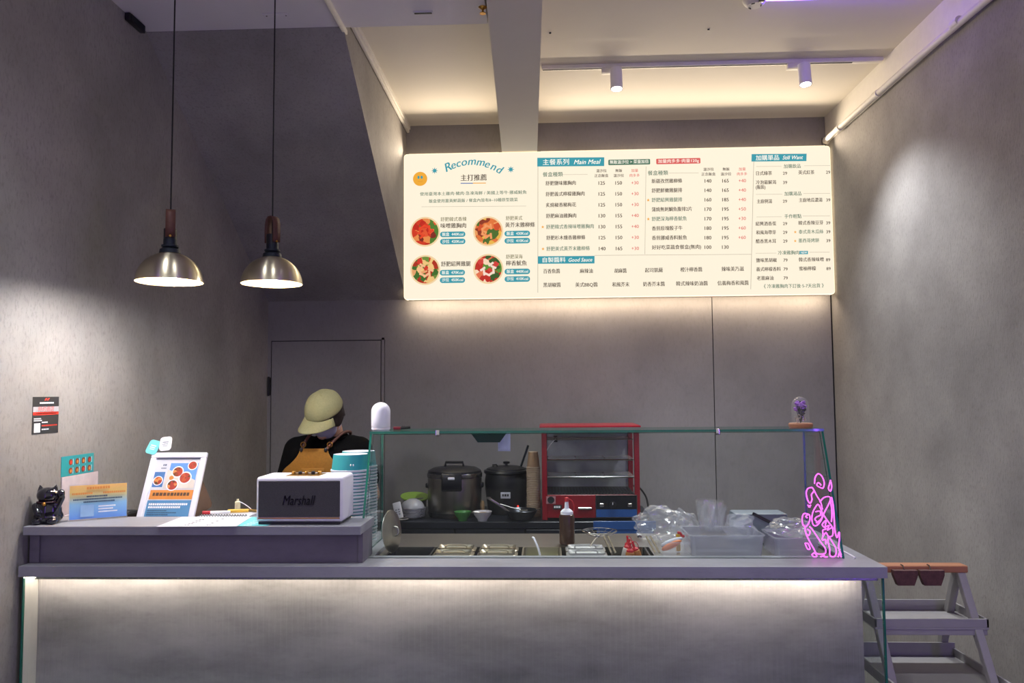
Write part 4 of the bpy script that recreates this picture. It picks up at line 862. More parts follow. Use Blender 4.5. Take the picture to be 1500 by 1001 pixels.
k = thing('orange_pouch', 'orange and white pouch lying inside the clear tub', 'pouch', (.475, 3.07, PZ0 + .02)); q = MB(); q.ell((0, 0, .012), (.042, .012, .012), 10, Matrix.Rotation(R(-25), 4, 'Y')); q.build('pouch', pm('orange_pouch_print', '#d9753a', .5), k); q = MB(); q.ell((.004, .012, .02), (.046, .012, .012), 10, Matrix.Rotation(R(-20), 4, 'Y')); q.build('label_face', PAPER, k)
k = thing('yellow_packet', 'yellow packet with red end sticking out of the clear tub', 'packet', (.5, 3.1, PZ0 + .003)); MB().box(-.008, .008, -.004, .004, 0, .065, .003).build('packet', yl, k); MB().tube([(-.002, 0, .07), (.008, 0, .068), (.014, 0, .058), (.024, 0, .056)], .005, 8, sub=3).build('red_end', REDP, k)
q = MB(); q.shell([(.024, 0), (.036, .095), (.038, .097), (.038, .1), (.036, .1)], n=28); [setattr(v_, 'co', Vector((v_.co.x * k_, v_.co.y * k_, v_.co.z))) for v_ in q.bm.verts for k_ in (1.03 if v_.index % 2 else .99,)] if q.bm.verts.index_update() is None else 0; cupm = q.mesh('clear_cup', 0); cupm.materials.append(CUPP)
for k in range(4):
    o = bpy.data.objects.new('clear_cup', cupm); COL.objects.link(o); o.location = (.608, 3.1, PZ0 + .075 + k * .007 + .002); o.rotation_euler = (0, 0, k)
    tag(o, 'clear plastic cup in the upright stack in the tub, ' + nth(3 - k), 'cup', 'clear cups stacked in the tub')
for k in range(4):
    o = bpy.data.objects.new('clear_cup', cupm); COL.objects.link(o); o.location = (.648, 3.12, PZ0 + .068 + k * .007 + .002); o.rotation_euler = (0, R(4), k)
    tag(o, 'clear plastic cup in the tilted stack in the tub, ' + nth(3 - k), 'cup', 'clear cups stacked in the tub')
def bag(name, loc, r, lb, seed, mat=BAGP, flat_=1):
    q = MB(); bmesh.ops.create_icosphere(q.bm, subdivisions=4, radius=1)
    for v_ in q.bm.verts:
        p = v_.co.copy(); n1 = noise.noise(p * 1.6 + Vector((seed, 0, 0))); vd = noise.voronoi(p * 1.7 + Vector((0, seed, 0)))[0]; n2 = vd[1] - vd[0]
        s = 1 + .2 * n1 + .42 * (n2 - .25) + .05 * noise.noise(p * 7 + Vector((seed, seed, 0))); p *= s; v_.co = Vector((p.x * r[0], p.y * r[1], max(p.z, -.75) * r[2] + r[2] * .76))
    return tag(q.build(name, mat, None, loc, smooth=0), lb, 'bag')
bag('plastic_bag', (.475, 3.37, PZ0 + .001), (.115, .09, .075), 'crumpled clear plastic bag beyond the tongs on the prep table', 1.3)
bag('plastic_bag', (.555, 3.26, PZ0 + .001), (.06, .05, .075), 'upright clear plastic bag between the crumpled bag and the cups', 9.1)
bag('plastic_bag', (.925, 3.1, 1.0), (.085, .08, .038), 'rumpled clear plastic bag heaped on the smaller tub', 4.7)
k = bag('bundle_of_lids', (.735, 3.1, PZ0 + .05), (.06, .05, .055), 'wrapped clear cup lids heaped in the large tub', 6.2, CLEARP); k.name = 'lid_parcel'
for i, (x, z, a) in enumerate(((.72, 1.035, 15), (.745, 1.047, -18))):
    q = MB(); q.lathe([(0, 0), (.037, 0), (.037, .004), (.03, .006), (.028, .018), (.018, .02), (0, .02)], n=24, M=Matrix.Rotation(R(a), 4, 'Y')); tag(q.build('cup_lid', CLEARP, None, (x, 3.1, z)), ('clear cup lid on the lid parcel, lower one', 'clear cup lid topmost on the lid parcel')[i], 'lid')
gb_ = thing('grey_bin', 'grey plastic bin with black strap behind the tubs', 'bin', (.86, 3.34, PZ0 + .001))
q = MB(); q.box(-.1, .11, -.06, .06, 0, .115, .01, 2); q.build('body', pm('blue_grey_plastic', '#6f7884', .5), gb_); q = MB(); q.box(-.07, .05, -.066, -.058, -.006, .006, .002, 1, Matrix.Translation((.03, 0, .085)) @ Matrix.Rotation(R(28), 4, 'Y')); q.build('strap', BLACK, gb_)

# ================================================================== back counter
BCY, BCZ = 4.68, .80
bc = thing('back_counter', 'low black refrigerated counter with blue end door along the back wall', 'counter', (0, BCY, 0))
MB().box(-.955, .63, 0, .64, BCZ - .04, BCZ, .003, 1).build('top', NAVY, bc)
MB().box(-.945, .62, .02, .635, .06, BCZ - .04).build('body', BLACKM, bc)
for x0, x1, m in ((-.94, -.54, NAVY), (-.53, -.13, NAVY), (-.12, .28, NAVY), (.29, .615, BLUEF)):
    d = MB().box(x0, x1, .0, .02, .1, BCZ - .045, .003, 1).build('door', m, bc); MB().box((x0 + x1) / 2 - .06, (x0 + x1) / 2 + .06, -.012, .0, BCZ - .09, BCZ - .075, .003, 1).build('handle', GUN, d)
for x in (-.9, .58):
    for y in (.08, .58): MB().lathe([(0, 0), (.022, 0), (.018, .06), (0, .06)], (x, y, 0), 12).build('foot', STEELD, bc)
MB().box(.27, .63, -.002, .008, BCZ - .045, BCZ + .003, .001, 1).build('blue_edge', BLUEF, bc)
CT = BCZ + .0005
# rice cooker
rc = thing('rice_cooker', 'large stainless rice cooker with black lid on the back counter', 'rice cooker', (-.562, 4.93, CT))
MB().lathe([(0, 0), (.158, 0), (.162, .01), (.162, .03), (0, .03)], n=40).build('base', BLACK, rc)
MB().lathe([(0, .03), (.16, .03), (.164, .05), (.166, .225), (.164, .235), (0, .235)], n=48).build('body', pm('brushed_cooker_steel', '#96928a', .3, 1, var=.12, scale=5, stretch=(6, 6, .1)), rc)
MB().lathe([(0, .235), (.168, .235), (.17, .24), (.17, .255), (.166, .262), (0, .262)], n=48).build('lid_band', STEELD, rc)
ld = MB().lathe([(0, .262), (.165, .262), (.162, .275), (.13, .292), (.07, .3), (0, .302)], n=48).build('lid', BLACK, rc)
q = MB(); q.tube([(-.056, -.02, .298), (-.052, -.02, .325), (.052, -.02, .325), (.056, -.02, .298)], .009, 8); q.build('lid_handle', BLACK, ld)
q = MB(); q.box(-.06, .06, -.185, -.14, .165, .272, .008); q.build('latch_panel', BLACK, rc); MB().box(-.02, .02, -.19, -.182, .235, .25, .003).build('latch_button', WHITE, rc)
for s in (-1, 1): MB().box(s * .165 - .012, s * .165 + .012, -.03, .03, .17, .2, .006).build('side_grip', BLACK, rc)
# soup kettle
kt = thing('soup_kettle', 'round black soup warmer with ladle beside the paper cups', 'soup kettle', (-.248, 5.035, CT))
MB().lathe([(0, 0), (.112, 0), (.118, .02), (.122, .06), (.134, .15), (.136, .2), (.13, .24), (.128, .25), (0, .25)], n=44).build('body', pm('black_crackle', '#19191b', .5, bump=.3, scale=200), kt)
MB().lathe([(.1, .246), (.138, .246), (.143, .254), (.14, .266), (.128, .27), (.1, .268)], n=44).build('rim', BLACK, kt)
l = MB().lathe([(0, .264), (.126, .264), (.124, .276), (.09, .288), (.03, .294), (0, .295)], n=40).build('lid', BLACK, kt)
MB().lathe([(0, .292), (.01, .292), (.008, .302), (.02, .306), (.022, .316), (.012, .32), (0, .32)], (0, 0, 0), 20).build('lid_knob', BLACK, l)
MB().tube([(-.08, -.03, .286), (-.085, -.035, .3), (-.06, -.035, .302), (-.055, -.03, .289)], .005, 6).build('lid_hinge', BLACK, l)
q = MB(); q.box(-.03, .03, -.142, -.13, .105, .142, .002, 1); q.build('label_plate', pm('kettle_label', '#b9b9c4', .5), kt); dashes('label_print', kt, INKD, [(-.02, .02, .118, .014)], page(0, -.1425, 0))
MB().ell((.075, -.111, .055), (.005, .004, .005), 8).build('indicator_lamp', emit('red_indicator', '#ff2a20', 2.5), kt)
MB().lathe([(0, 0), (.02, 0), (.018, .014), (0, .014)], n=16, M=Matrix.Translation((0, -.115, .045)) @ Matrix.Rotation(R(90), 4, 'X')).build('dial', BLACK, kt)
ldl = thing('soup_ladle', 'dark ladle handle rising out of the soup kettle', 'ladle', (-.248, 5.035, CT)); MB().tube([(.085, 0, .27), (.118, .0, .36), (.134, .0, .405), (.138, 0, .418)], .007, 8).build('handle', GUN, ldl); MB().tube([(.085, 0, .272), (.05, 0, .2), (.03, 0, .15)], .005, 8).build('shaft', GUN, ldl)
# paper cups, mouth down
cm_ = bowl_mesh(.0395, .029, .098, KRAFT, 'kraft_cup')
stack(cm_, 'kraft_cup', -.078, 4.905, CT, 28, .0107, 'brown paper cup in the tall cup stack', 'cup', 'brown paper cups stacked by the kettle', 'brown paper cup on top of the tall cup stack')
# red food warmer
WX0, WX1, WZ0, WZ1 = -.024, .546, .0, .548
wm = thing('food_warmer', 'red glass fronted food warming cabinet on the back counter', 'food warmer', (0, 4.712, CT + .004))
for x0, x1 in ((WX0, WX0 + .03), (WX1 - .03, WX1)):
    for y0, y1 in ((0, .03), (.36, .39)): MB().box(x0, x1, y0, y1, .0, WZ1 - .03, .002, 1).build('post', RED, wm)
MB().box(WX0 - .012, WX1 + .01, -.02, .4, WZ1 - .03, WZ1, .004, 2).build('roof', RED, wm)
MB().box(WX0 + .03, WX1 - .03, .004, .385, .012, .145, .002, 1).build('base_box', RED, wm)
MB().box(WX0 + .03, WX1 - .03, .375, .385, .145, WZ1 - .03).build('back_panel', pm('dull_steel', '#a9a9ac', .5, .3), wm)
q = MB(); q.box(WX0 + .03, WX1 - .03, .01, .375, .145, .15); q.build('floor_plate', pm('brown_floor_plate', '#4b4240', .5, .5), wm)
gq = MB()
for k in range(26): gq.box(WX0 + .045 + k * .019, WX0 + .055 + k * .019, .012, .3, .152, .155)
gq.build('floor_grating', GUN, wm, smooth=0)
for z in (.245, .345, .465):
    q = MB()
    for y in (.03, .16, .29): q.tube([(WX0 + .032, y, z), (WX1 - .032, y, z)], .003 if z > .4 else .005, 6)
    s_ = q.build('shelf_frame', CHROME, wm)
    if z < .4:
        for k in range(3): MB().box(WX0 + .036 + k * .17, WX0 + .2 + k * .17, .032, .28, z + .004, z + .006).build('shelf_panel', sheer('shelf_glass%d%d' % (k, int(z * 100)), '#ffffff', .8, .1), s_)
q = MB(); q._new([(WX0 + .03, .006, .15), (WX1 - .03, .006, .15), (WX1 - .03, .006, WZ1 - .03), (WX0 + .03, .006, WZ1 - .03)], [(0, 1, 2, 3)]); q.build('front_glass', GLASS, wm, smooth=0)
cpn = MB().box(.29, .525, -.003, .006, .016, .142, .001, 1).build('control_panel', pm('panel_black', '#14151a', .3), wm)
for a, b_ in (((.288, .527), (.141, .144)), ((.288, .527), (.014, .017))): MB().box(a[0], a[1], -.004, .004, b_[0], b_[1]).build('panel_edge', CHROME, cpn)
MB().box(.287, .29, -.004, .004, .014, .144).build('panel_edge', CHROME, cpn); MB().box(.525, .528, -.004, .004, .014, .144).build('panel_edge', CHROME, cpn)
MB().box(.2905, .5245, -.0038, .0, .018, .062).build('blue_film_and_reflection', BLUEF, cpn)  # blue reflection on the panel's lower part, painted as a flat strip
for x in (.323, .485): MB().box(x - .012, x + .012, -.008, -.003, .076, .096, .002, 1).build('switch', STEEL, cpn)
kb = MB().lathe([(0, 0), (.021, 0), (.019, .016), (0, .016)], n=20, M=Matrix.Translation((.385, -.003, .087)) @ Matrix.Rotation(R(90), 4, 'X')).build('knob', BLACK, cpn); MB().box(.383, .387, -.021, -.018, .09, .104).build('knob_mark', WHITE, kb)
q = MB(); q.box(.185, .265, -.014, .004, .062, .074, .003, 1); q.build('drawer_pull', STEEL, wm)
dashes('plate_print', wm, INKW, [(.045, .085, .07, .012)], page(0, -.0005, 0)); MB().box(.04, .09, .0, .004, .062, .088).build('name_plate', INKD, wm)
flat('badge', pm('badge_print', '#b8868a', .6), wm, .0, .054, .095, .138, page(0, -.0, 0), .003)
q = MB(); q.lathe([(.012, 0), (.02, 0), (.02, .001), (.012, .001)], n=20, M=page(.027, -.003, .117) @ Matrix.Translation((0, 0, .001))); q.build('badge_ring', INKD, wm); disc('badge_dot', INKD, wm, .027, .117, .008, page(0, -.0045, 0))
for x in (WX0 + .02, WX1 - .02):
    for y in (.02, .36): MB().lathe([(0, -.004), (.012, -.004), (.014, .012), (0, .012)], (x, y, 0), 10).build('foot', BLACK, wm)
MB().box(.05, .075, .36, .374, .43, .47, .003).build('cable_gland', BLACK, wm); MB().tube([(.062, .355, .45), (.03, .3, .42), (.0, .2, .38)], .003, 6, sub=4).build('inner_cable', WHITE, wm)
cb = thing('power_cable', 'black power cable curving down behind the red warmer', 'cable', (.56, 5.25, CT)); MB().tube([(-.02, -.04, .13), (.02, 0, .14), (.06, .02, .11), (.09, .02, .06), (.1, .0, .0)], .006, 8, sub=5).build('cable', BLACKM, cb)
# frying pan
fp = thing('frying_pan', 'steel rimmed dark frying pan with raised handle on the back counter', 'frying pan', (-.15, 4.75, CT))
MB().lathe([(0, .012), (.06, .012), (.084, .045), (.096, .06), (.098, .058), (.088, .04), (.064, .002), (0, .002)], n=36).build('bowl', pm('pan_metal', '#4d5056', .28, .9), fp)
MB().tube([(-.07, -.03, .05), (-.12, -.045, .09), (-.185, -.055, .133)], .0075, 8, sub=3).build('handle', STEEL, fp); MB().lathe([(0, 0), (.013, 0), (.013, .01), (0, .01)], n=12, M=Matrix.Translation((-.187, -.056, .13))).build('handle_end', STEEL, fp); MB().tube([(.09, .02, .056), (.112, .025, .06)], .005, 6).build('helper_handle', STEEL, fp)
sp_ = thing('metal_spatula', 'metal spatula lying across the frying pan', 'spatula', (-.2, 4.7, CT + .065)); MB().tube([(-.07, -.01, .035), (.0, 0, .012), (.05, .01, .0)], .004, 6).build('handle', STEELD, sp_); MB().box(.04, .09, -.01, .03, -.004, 0, .002, 1).build('blade', STEELD, sp_)
# plates, dish, remote, bowls
for k in range(6):
    o = MB().lathe([(0, 0), (.045, 0), (.05, .003), (.076, .012), (.077, .014), (.048, .006), (0, .004)], n=36).build('plate', WHITE, None, (-.808, 4.83, CT + k * .0095)) if k == 0 else bpy.data.objects.new('plate', o.data)
    if k: COL.objects.link(o); o.location = (-.808 + .001 * k, 4.83, CT + k * .0095)
    tag(o, 'white plate in the pile below the grey bowl, ' + nth(5 - k), 'plate', 'white plates in a pile')
o = MB().lathe([(.04, 0), (.02, .0), (0, .0)][::-1] + [(.07, -.012), (.073, -.012)], n=36).build('tmp', WHITE); bpy.data.objects.remove(o)
o = MB().lathe([(0, .05), (.022, .05), (.03, .046), (.055, .034), (.07, .012), (.073, .0), (.069, .0), (.05, .03), (0, .044)], n=36).build('upturned_bowl', pm('pale_grey_ceramic', '#a9a8ae', .35), None, (-.806, 4.83, CT + .063)); tag(o, 'pale grey bowl upturned on the plate pile', 'bowl')
o = MB().lathe([(0, 0), (.085, 0), (.09, .006), (.09, .01), (0, .012)], n=36).build('green_lid', pm('lime_green_plastic', '#7ea03a', .45), None, (-.818, 4.99, CT + .1), (R(10), R(4), 0)); tag(o, 'lime green round lid behind the grey bowl', 'lid')
o = MB().lathe([(0, 0), (.07, 0), (.072, .1), (.06, .104), (0, .104)], n=28).build('lid_canister', pm('grey_canister', '#5c5f60', .5), None, (-.818, 4.99, CT - .001)); tag(o, 'grey canister supporting the lime green lid', 'canister')
o = MB().lathe([(0, 0), (.04, 0), (.056, .008), (.055, .01), (.038, .003), (0, .003)], n=32, sx=1, sy=.8).build('oval_dish', pm('cream_ceramic', '#b5b0a6', .4), None, (-.872, 4.745, CT)); tag(o, 'shallow oval dish under the white remote control', 'dish')
rm = thing('remote_control', 'white remote control leaning on the plate pile', 'remote control', (-.868, 4.735, CT + .012)); T = Matrix.Rotation(R(-16), 4, 'Y') @ Matrix.Rotation(R(-20), 4, 'X')
MB().box(-.024, .024, -.007, .007, 0, .098, .004, 2, T).build('case', WHITE, rm)
for k in range(6): MB().box(-.013 + .016 * (k % 2), -.004 + .016 * (k % 2), -.0085, -.006, .02 + .014 * (k // 2), .027 + .014 * (k // 2), M=T).build('button', pm('grey_button', '#9a9aa6', .5), rm)
def small_bowl(x, m, r, lb):
    o = MB().lathe([(0, 0), (r * .5, 0), (r * .52, .008), (r * .9, .035), (r, .052), (r * 1.01, .054), (r * .96, .053), (r * .85, .036), (r * .45, .012), (0, .01)], n=32).build('small_bowl', m, None, (x, 4.722, CT)); return tag(o, lb, 'bowl')
small_bowl(-.492, pm('green_ceramic', '#3f7a3a', .35), .05, 'small green bowl in front of the rice cooker')
k = small_bowl(-.375, pm('grey_ceramic', '#b9b6bd', .35), .055, 'small grey bowl with paste beside the green bowl'); MB().lathe([(0, .036), (.045, .036), (.047, .04), (.03, .046), (0, .05)], n=24).build('paste', pm('tan_paste', '#a08868', .7), k); MB().tube([(-.02, 0, .047), (-.055, -.005, .05), (-.062, -.006, .045)], .005, 6, sub=3).build('spoon', STEEL, k)
o = MB().lathe([(0, 0), (.014, 0), (.016, .03), (.012, .05), (.015, .075), (.008, .1), (0, .1)], n=14).build('spice_grinder', pm('tan_wood', '#7b6448', .5), None, (-.385, 4.84, CT)); tag(o, 'slim tan spice grinder between cooker and kettle', 'grinder')

# ================================================================== stepped rack beside the counter
rk = thing('step_rack', 'white stepped display rack with wooden top rail beside the counter', 'rack', (0, 0, 0))
RX0, RX1 = 1.19, 1.57
MB().box(RX0, RX1 + .006, 3.1, 3.16, .862, .888, .003, 1).build('top_rail', WOOD, rk)
RKM = pm('rack_white', '#9b9998', .5, var=.03)
def leg(x, p0, p1):
    d = Vector((0, p1[0] - p0[0], p1[1] - p0[1])); q = MB(); T = Matrix.Translation((x, p0[0], p0[1])) @ d.to_track_quat('Z', 'X').to_matrix().to_4x4()
    q.box(-.014, .014, -.014, .014, 0, d.length, .002, 1, T); q.build('leg', RKM, rk)
for x in (RX0 + .016, RX1 - .016): leg(x, (3.14, .862), (3.52, 0)); leg(x, (3.12, .862), (2.62, 0))
def rtray(z, y0, y1, hh):
    t = MB().box(RX0 - .005, RX1 + .02, y0, y1, z - .008, z, .001, 1).build('shelf', RKM, rk)
    MB().box(RX0 - .005, RX1 + .02, y0, y0 + .008, z, z + .03, .001, 1).build('front_lip', RKM, t); MB().box(RX0 - .005, RX1 + .02, y1 - .008, y1, z, z + hh, .001, 1).build('back_lip', RKM, t)
    for x in (RX0 - .005, RX1 + .012): MB().box(x, x + .008, y0, y1, z, z + .03, .001, 1).build('side_lip', RKM, t)
    MB().box(RX0, RX1 + .015, y0 + .002, y0 + .014, z - .028, z - .008, .001, 1).build('apron_board', RKM, t)
rtray(.69, 3.0, 3.24, .04); rtray(.51, 2.84, 3.26, .05); rtray(.2, 2.7, 3.3, .05)
CUPB = pm('brown_print_paper', '#5b3a36', .7, var=.35, scale=45)
for x, lb in ((1.335, 'brown patterned paper tray hanging under the wooden rail by the counter'), (1.432, 'brown patterned paper tray hanging mid wooden rail')):
    s = thing('paper_tray', lb, 'paper tray', (x, 3.085, .876), 0, 'brown paper trays on the rack rail')
    q = MB(); q.prism([(-.044, 0), (.044, 0), (.044, -.018), (.03, -.055), (-.03, -.055), (-.044, -.018)], -.012, .012, 'XZ'); q.build('tray', CUPB, s, smooth=0); MB().tube([(0, .0, -.004), (0, .012, .014), (0, .03, .014)], .002, 6).build('hook', STEELD, s)

# ================================================================== person behind the counter
pr = None
PXo, PYo = -1.15, 4.2
F = Vector((-.36, -.74, -.57)).normalized(); U = Vector((-.08, -.55, .83)); U = (U - F * U.dot(F)).normalized(); S = U.cross(F).normalized()   # S: the head's own side axis, towards image right
if S.x < 0: S = -S
HC = Vector((.012, -.115, 1.44))
HM = Matrix((S, -F, U)).transposed().to_4x4(); HM.translation = HC      # head frame: x side, -y forward, z up
hp = lambda x, y, z: HM @ Vector((x, y, z))
body = MB()
# head: skull, face, jaw, nose, brow, ears
body.ell((0, 0, 0), (1, 1, 1), 14, HM @ Matrix.Translation((0, .012, .018)) @ Matrix.Diagonal((.074, .09, .088, 1)))
body.ell((0, 0, 0), (1, 1, 1), 14, HM @ Matrix.Translation((0, -.03, -.035)) @ Matrix.Diagonal((.058, .056, .072, 1)))
body.ell((0, 0, 0), (1, 1, 1), 10, HM @ Matrix.Translation((0, -.06, -.085)) @ Matrix.Diagonal((.03, .024, .022, 1)))
body.capsule(hp(0, -.083, .008), .008, hp(0, -.1, -.03), .012)
for s in (-1, 1):
    body.ell((0, 0, 0), (1, 1, 1), 8, HM @ Matrix.Translation((s * .028, -.074, .022)) @ Matrix.Diagonal((.02, .01, .007, 1)))
    body.ell((0, 0, 0), (1, 1, 1), 8, HM @ Matrix.Translation((s * .074, .015, -.012)) @ Matrix.Diagonal((.008, .018, .03, 1)))
body.ell((0, 0, 0), (1, 1, 1), 8, HM @ Matrix.Translation((0, -.083, -.058)) @ Matrix.Diagonal((.022, .008, .008, 1)))
# neck, trunk, limbs
NB = Vector((.03, -.01, 1.315))
body.capsule(NB, .058, hp(0, .03, -.06), .05)
body.capsule((.0, -.005, 1.24), .11, (.02, -.005, 1.285), .075); body.capsule((-.1, -.0, 1.22), .085, (.1, 0, 1.22), .085)
body.capsule((0, .0, 1.2), .13, (0, .02, 1.0), .115); body.capsule((-.06, .02, .93), .11, (.06, .02, .93), .11)
ARM = {}
for s in (-1, 1):
    sh = Vector((s * .165, -.0, 1.255)); el = Vector((s * .235, -.005, 1.02)); wr_ = Vector((s * .19, -.17, .865))
    ARM[s] = (sh, el, wr_)
    body.capsule(sh, .055, el, .042); body.capsule(el, .042, wr_, .027)
    d = (wr_ - el).normalized(); pc = wr_ + d * .05; body.capsule(wr_, .026, wr_ + d * .03, .027)
    inw = Vector((-s, 0, 0)); nrm = d.cross(inw).normalized() * s
    if nrm.y > 0: nrm = -nrm
    acr = d.cross(nrm).normalized()
    for k in range(4):
        off = acr * (-.03 + .02 * k); base = wr_ + d * .035 + off * .8; body.capsule(wr_ + d * .02 + off * .5, .013, wr_ + d * .085 + off, .0115)
        ln = (.066, .076, .072, .056)[k]; k0 = wr_ + d * .085 + off; k1 = k0 + (d + Vector((0, -.1, -.25))).normalized() * ln * .5; k2 = k1 + (d + Vector((0, .15, -.75))).normalized() * ln * .3; k3 = k2 + (d + Vector((0, .4, -1.1))).normalized() * ln * .22
        body.capsule(k0, .0092, k1, .0085); body.capsule(k1, .0085, k2, .0078); body.capsule(k2, .0078, k3, .0066)
    th = acr * (-.035 if acr.dot(inw) < 0 else .035) * (1 if True else 1); th = inw * .035
    t0 = wr_ + d * .03 + th * .6; t1 = t0 + (d * .7 + inw * .55).normalized() * .036; t2 = t1 + (d + inw * .1 + Vector((0, 0, -.3))).normalized() * .03
    body.capsule(t0, .014, t1, .0105); body.capsule(t1, .0105, t2, .0085)
    hip = Vector((s * .085, .02, .9)); kn = Vector((s * .09, -.005, .48)); an = Vector((s * .095, .03, .09))
    body.capsule(hip, .088, kn, .056); body.capsule(kn, .055, an, .038); body.capsule((s * .095, .05, .045), .036, (s * .1, -.11, .032), .03)
pr = blob('person', body, .0065, SKIN, None, (PXo, PYo, .0), 3)
tag(pr, 'person in khaki cap, black T-shirt and mustard apron looking down behind the counter', 'person')
for s in (-1, 1): MB().ell((0, 0, 0), (1, 1, 1), 8, HM @ Matrix.Translation((s * .028, -.079, .008)) @ Matrix.Diagonal((.012, .006, .006, 1))).build('eye', pm('eye_dark', '#2a201c', .2), pr)
# T-shirt
ts = MB(); ts.capsule((-.115, .0, 1.225), .096, (.115, 0, 1.225), .096); ts.capsule((.0, -.005, 1.25), .115, (.022, -.005, 1.29), .085)
ts.capsule((0, -.005, 1.2), .145, (0, .02, 1.0), .13); ts.capsule((-.06, .02, .93), .125, (.06, .02, .93), .125)
for s in (-1, 1):
    sh, el, wr_ = ARM[s]; ts.capsule(sh, .072, sh + (el - sh) * .62, .066)
    ts.capsule(sh + Vector((-s * .05, 0, .012)), .07, sh, .07)
tsh = blob('t_shirt', ts, .009, TSHIRT, pr, None, 4)
# neckline ring
q = MB(); q.tube([NB + Vector((.07 * math.cos(R(a)), -.006 + .066 * math.sin(R(a)), .012 + .012 * math.sin(R(a)))) for a in range(0, 360, 20)], .009, 8, True); q.build('collar', TSHIRT, pr)
jm = MB(); jm.capsule((-.06, .02, .88), .13, (.06, .02, .88), .13)
for s in (-1, 1):
    jm.capsule((s * .085, .02, .9), .102, (s * .09, -.005, .48), .072); jm.capsule((s * .09, -.005, .48), .07, (s * .095, .03, .12), .06)
blob('trousers', jm, .014, JEANS, pr, None, 2)
for s in (-1, 1):
    jm = MB(); jm.capsule((s * .095, .055, .045), .042, (s * .102, -.12, .036), .036); blob('shoe', jm, .009, BLACKM, pr, None, 2)
# apron: bib and skirt following the front of the body
def torso_front(x, z):
    """y of the shirt's front at (x, z)"""
    if z > 1.2: base = -.135 + (z - 1.2) * .18
    else: base = -.135 - (1.2 - z) * -.08
    return base - .026 + .95 * x * x
def ap(u, v):
    z = 1.272 - v * .56
    if v < .2: hw = .072 + .1 * (v / .2) ** 1.8
    else: hw = .172
    cx = -.035 if v < .2 else -.035 + .035 * min(1, (v - .2) / .3)
    x = cx + (u - .5) * 2 * hw
    return (x, min(torso_front(x, z), -.02), z)
q = MB(); q.grid(ap, 20, 28); q.build('apron', MUSTARD, pr, solid=.004, smooth=60)
q = MB(); q.grid(lambda u, v: (-.035 + (u - .5) * .12, torso_front(-.035, 1.2) - .006 + .3 * ((u - .5) * .12) ** 2, 1.175 - v * .06), 6, 4); q.build('apron_pocket', MUSTARD, pr, solid=.003)
for s, top in ((-1, (-.062, -.005, 1.352)), (1, (.112, -.005, 1.35))):
    x0 = -.035 + s * .064; y0 = torso_front(x0, 1.26) - .004
    mid = (x0 + (top[0] - x0) * .5, -.118, 1.318)
    st_ = MB(); pts = [(x0, y0, 1.262), (x0 + (top[0] - x0) * .25, y0 + .012, 1.292), mid, (x0 + (top[0] - x0) * .8, -.07, 1.347), top, (top[0] * .9, .07, 1.33), (top[0] * .5, .14, 1.22)]
    st_.tube(pts, .008, 8, sub=4); o = st_.build('apron_strap', LEATHER, pr, smooth=60)
    q = MB(); q.tube([(pts[1][0] + .013 * math.cos(R(a)), pts[1][1] - .012, pts[1][2] + .013 * math.sin(R(a))) for a in range(0, 360, 30)], .0028, 6, True); q.build('strap_ring', BRASS, o)
    MB().ell((x0, y0 - .006, 1.266), (.008, .005, .012), 8).build('strap_clasp', BLACK, o)
# mask
def mk_(u, v):
    a = R(-86 + 172 * u); z = -.0 - .112 * v - (0 if abs(u - .5) > .3 else 0); bul = 1 - .25 * abs(2 * v - .9) ** 2
    rx, ry = .072 * (1 - .28 * v), .098 - .022 * v
    edge = abs(2 * u - 1) ** 3; z = -.055 + (z + .055) * (1 - .55 * edge)
    return (rx * math.sin(a) * (1.02), .0 - ry * math.cos(a) * bul - .012 * math.exp(-(a / .35) ** 2) * (1 - v), z)
q = MB(); q.grid(mk_, 24, 12, HM); q.build('face_mask', MASKC, pr, solid=.003, smooth=80)
for s in (-1, 1): q = MB(); q.tube([hp(s * .07, -.01, -.035), hp(s * .083, .025, .0), hp(s * .083, .033, -.03), hp(s * .07, -.006, -.075)], .0018, 6, sub=4); q.build('mask_loop', WHITE, pr)
# hair under the cap
hr = MB()
def hair(u, v):
    a = R(62 + 236 * u); z = .04 - (.075 + .01 * math.sin(u * 23)) * v
    k = 1 + .05 * noise.noise(Vector((u * 14, v * 3, 2))); return (.083 * math.sin(a) * k, .012 - .098 * math.cos(a) * k * (1 - .1 * v), z)
hr.grid(hair, 44, 10, HM); hr.build('hair', HAIR, pr, solid=.012, smooth=80)
for s in (-1, 1): q = MB(); q.tube([hp(s * .07, -.045, .04), hp(s * .077, -.037, .01), hp(s * .074, -.03, -.02)], .007, 6, sub=4, rs=None); q.build('side_lock', HAIR, pr)
# cap
def crown(u, v):
    a = 2 * math.pi * u; t = R(90) * v; k = 1 + .018 * abs(math.sin(3 * a)) + .012 * noise.noise(Vector((math.cos(a) * 2.5, math.sin(a) * 2.5, v * 3)))
    return (.09 * math.cos(t) ** .8 * math.sin(a) * k, .008 - .107 * math.cos(t) ** .8 * math.cos(a) * k, .034 + .094 * math.sin(t) * k)
q = MB(); q.grid(crown, 48, 14, HM); bmesh.ops.remove_doubles(q.bm, verts=q.bm.verts[:], dist=1e-5); cp = q.build('cap', KHAKI, pr, solid=.003, smooth=80)
def brim(u, v):
    a = R(-66 + 132 * u); ca = math.cos(a)
    r = 1 + (.86 * v) * max(0, math.cos(a * 1.3)) ** .8
    x = .09 * math.sin(a) * (1 + .14 * v); y = .008 - .107 * ca - .088 * v * max(0, math.cos(a * 1.3)) ** .7
    return (x, y, .036 - .034 * (x / .09) ** 2 * (.4 + .6 * v) - .012 * v)
q = MB(); q.grid(brim, 26, 8, HM); q.build('cap_brim', KHAKI, cp, solid=.004, smooth=80)
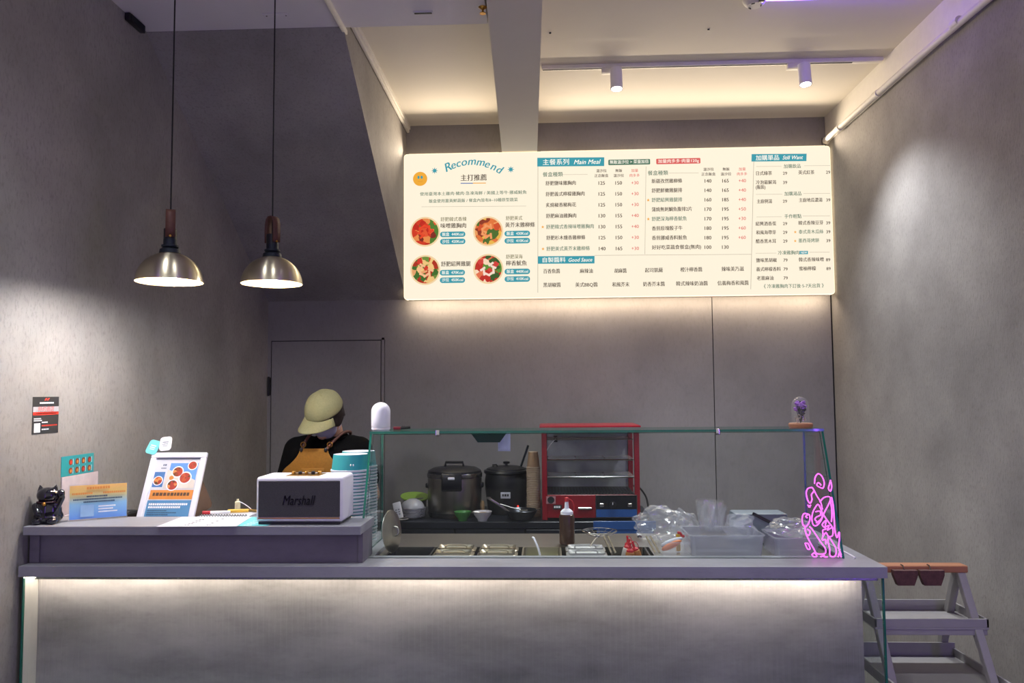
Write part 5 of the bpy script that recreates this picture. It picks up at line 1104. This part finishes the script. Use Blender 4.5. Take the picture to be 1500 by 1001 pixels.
MB().ell((0, .008, .129), (.007, .007, .004), 8, HM).build('cap_button', KHAKI, cp)
q = MB(); q.tube([HM @ Vector(crown(i / 40, .03)) for i in range(40)], .0022, 5, True); q.build('cap_seam', KHAKI, cp)

# ================================================================== lettering into meshes
jobs = []
for name, parent, mat, entries, plane, bold in LETTERS:
    for e in entries:
        cu = bpy.data.curves.new('tmp_text', 'FONT'); cu.body = e[0]; cu.size = e[3] * 1.06; cu.resolution_u = 2 if e[3] < .05 else 4; cu.shear = e[6]
        o = bpy.data.objects.new('tmp_text', cu); COL.objects.link(o); jobs.append((o, e))
bpy.context.view_layer.update(); dg = bpy.context.evaluated_depsgraph_get()
ji = 0
for name, parent, mat, entries, plane, bold in LETTERS:
    V = []; Fc = []
    for e in entries:
        o, _ = jobs[ji]; ji += 1
        me = o.evaluated_get(dg).to_mesh()
        vs = [v.co.copy() for v in me.vertices]
        if not vs: continue
        x0 = min(v.x for v in vs); x1 = max(v.x for v in vs); size = e[3] * 1.06
        sx = e[4] / max(x1 - x0, 1e-6) if e[4] else 1
        if e[5] == 'B': y_mid = 0; ax = x0
        else: y_mid = size * .36; ax = x0 if e[5] == 'L' else (x0 + x1) / 2
        rotm = Matrix.Rotation(e[7], 3, 'Z'); b0 = len(V)
        for v in vs:
            p = rotm @ Vector(((v.x - ax) * sx, v.y - y_mid, 0)); V.append(plane @ Vector((p.x + e[1], p.y + e[2], 0)))
        Fc += [tuple(b0 + i for i in p.vertices) for p in me.polygons]
        if bold:      # a second pass shifted sideways thickens the strokes
            b1 = len(V); dx = rotm @ Vector((bold * size, 0, 0)); ex = plane.to_3x3() @ dx
            V += [v + ex for v in V[b0:b1]]; Fc += [tuple(b1 + i for i in p.vertices) for p in me.polygons]
        o.evaluated_get(dg).to_mesh_clear()
    me = bpy.data.meshes.new(name); me.from_pydata([tuple(v) for v in V], [], Fc); me.materials.append(mat)
    ob = bpy.data.objects.new(name, me); COL.objects.link(ob); ob.parent = parent
for o, e in jobs:
    cu = o.data; bpy.data.objects.remove(o); bpy.data.curves.remove(cu)
